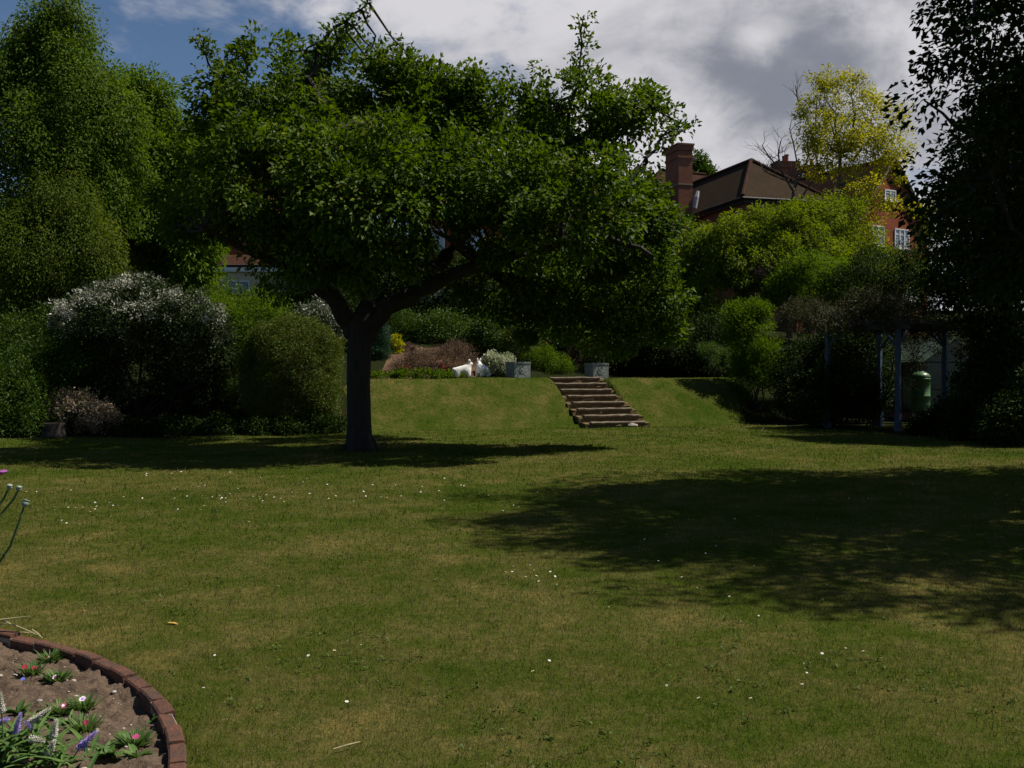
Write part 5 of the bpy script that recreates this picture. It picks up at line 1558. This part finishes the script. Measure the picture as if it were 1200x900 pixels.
def daisies():
    rg = np.random.default_rng(77)
    pb = MB(); n = 11
    for i in range(n):
        a = i * 6.283 / n; u = np.array((math.cos(a), math.sin(a), 0)); s = np.array((-math.sin(a), math.cos(a), 0))
        pb.add([u * .002 + s * .002, u * .011 + s * .0035 + (0, 0, .002), u * .0135 + (0, 0, .002), u * .011 - s * .0035 + (0, 0, .002), u * .002 - s * .002], [(0, 4, 3, 2, 1)])
    pm = pb.mesh('petals'); pm.materials.append(M['daisy'])
    eb = MB(); eb.lathe((0, 0, 0), [(.0045, 0), (.004, .003), (.001, .004)], 8); em = eb.mesh('eye'); em.materials.append(M['daisy_eye'])
    sb = MB(); sb.tube([(0, 0, -.035), (0.002, 0, 0)], .001, 4); sm = sb.mesh('stem'); sm.materials.append(M['stem'])
    spots = []
    for (px, py, sx, sy, k) in ((110, 590, 60, 14, 26), (250, 590, 60, 18, 20), (330, 585, 70, 18, 26), (430, 585, 80, 14, 22), (540, 585, 80, 16, 18), (650, 580, 80, 14, 12), (620, 680, 45, 14, 12), (780, 650, 90, 30, 10), (60, 610, 50, 12, 14), (900, 700, 160, 60, 10), (500, 760, 250, 60, 8), (860, 505, 80, 8, 12), (690, 490, 30, 6, 5), (1000, 600, 90, 20, 8), (300, 560, 120, 8, 16), (850, 820, 180, 50, 6)):
        for _ in range(int(k * 1.3)): spots.append((px + rg.normal() * sx * .6, py + rg.normal() * sy * .6))
    root0 = None
    for px, py in spots:
        if py < 500: continue
        Y = EYE * FPX / (py - HOR); x = (px - 600) / FPX * Y
        if math.hypot(x - BED_C[0], Y - BED_C[1]) < BED_R + .1 or float(foot_line(x)) < Y: continue
        z = hz(x, Y) + .035
        if root0 is None:
            root0 = thing('daisy', 'tiny white daisy flower growing in the mown lawn', 'flower', (x, Y, z), 'daisies scattered over the lawn')
            kids = [link(nm, m_, None, root0, False) for nm, m_ in (('petals', pm), ('eye', em), ('stem', sm))]
            r_ = root0
        else:
            r_ = root0.copy(); C.objects.link(r_); r_.location = (x, Y, z)
            for k in kids:
                c_ = k.copy(); C.objects.link(c_); c_.parent = r_
        r_.scale = ((.45 + .3 * rg.random()) * (1 + .05 * max(0, Y - 7)),) * 3
        r_.rotation_euler = (R(14) + rg.normal() * .25, rg.normal() * .25, rg.random() * 6)
daisies()

# ------------------------------------------------------------------ grass blades
def grass():
    rg = np.random.default_rng(99)
    zones = ((3.85, 6.0, 5200, .034, .0030), (6.0, 9.0, 2300, .034, .0045), (9.0, 14.0, 950, .036, .0075), (14.0, 22.0, 330, .040, .013), (22.0, 34.0, 120, .045, .022))
    Vs, Ts, Ls, k = [], [], [], 0
    for y0, y1, dens, h, wd in zones:
        half = lambda y: .53 * y + .25
        n = int((half(y0) + half(y1)) * (y1 - y0) * dens)
        y = y0 + (y1 - y0) * rg.random(n); x = (rg.random(n) * 2 - 1) * half(y1)
        t_ = y - foot_line(x)
        ok = (np.abs(x) < half(y)) & (np.hypot(x - BED_C[0], y - BED_C[1]) > BED_R + .004) & (t_ < 4)
        if y1 > 20:
            le = np.interp(y, [0, 22, 24.5, 26.0, 27.5, 60], [-60, -60, -11.5, -7.5, -4.6, -4.6]); re_ = np.interp(y, [0, 18, 20.5, 24, 28, 31.0, 60], [60, 60, 11.0, 11.3, 9.6, 7.6, 7.6])
            u = np.array([.342, -.94]); rel = np.stack([x - 2.05, y - 32.42], 1)
            along = rel @ u; across = rel @ np.array([.94, .342])
            onstep = (along > -.3) & (along < 3.0) & (np.abs(across) < .95)
            ok &= (x > le) & (x < re_) & ~onstep
        x, y = x[ok], y[ok]; n = len(x)
        z = height(x, y) - .004
        hh = h * (.40 + .8 * rg.random(n) + 1.3 * (rg.random(n) > .95)) * (1 + .6 * (np.hypot(x - BED_C[0], y - BED_C[1]) < BED_R + .07))
        a = rg.random(n) * 6.283; lean = rg.normal(size=n) * .7
        dx, dy = np.cos(a), np.sin(a)
        w_ = wd * (.7 + .6 * rg.random(n))
        b2 = rg.random(n) * 6.283
        tipx = x + np.cos(b2) * hh * np.abs(lean); tipy = y + np.sin(b2) * hh * np.abs(lean)
        V = np.stack([np.stack([x - dx * w_ * .5, y - dy * w_ * .5, z], 1), np.stack([x + dx * w_ * .5, y + dy * w_ * .5, z], 1), np.stack([tipx, tipy, z + hh], 1)], 1).reshape(-1, 3)
        Vs.append(V); Ts.append(np.arange(n * 3).reshape(-1, 3) + k); k += n * 3
        Ls.append(np.repeat(rg.random(n), 3))
    o = link('grass', trimesh('grass', np.concatenate(Vs), np.concatenate(Ts), np.concatenate(Ls)), M['blade'])
    o['kind'] = 'stuff'; o['label'] = 'short mown lawn grass, green with straw coloured worn patches'; o['category'] = 'grass'
grass()

def weeds():
    """small round leaved weeds growing flat in the turf"""
    rg = np.random.default_rng(101)
    c = []
    while len(c) < 420:
        y = 3.9 + 9 * rg.random() ** 1.4; x = (rg.random() * 2 - 1) * .52 * y
        if math.sin(x * 2.3 + 1) * math.sin(y * 1.9) + .5 * math.sin(x * 5 + y * 3) < .15: continue
        if math.hypot(x - BED_C[0], y - BED_C[1]) < BED_R + .05: continue
        c.append((x, y, hz(x, y) + .016))
    c = np.array(c)
    V_, T_, l_ = leaf_arrays(rg, c, np.tile((0, 0, .2), (len(c), 1)), 6, .026, .020, .014, .2, .1, 2.2, .25, 1.2)
    o = link('weeds', trimesh('weeds', V_, T_, l_), M['weed'])
    o['kind'] = 'stuff'; o['label'] = 'small round leaved weeds growing among the lawn grass'; o['category'] = 'weeds'
weeds()
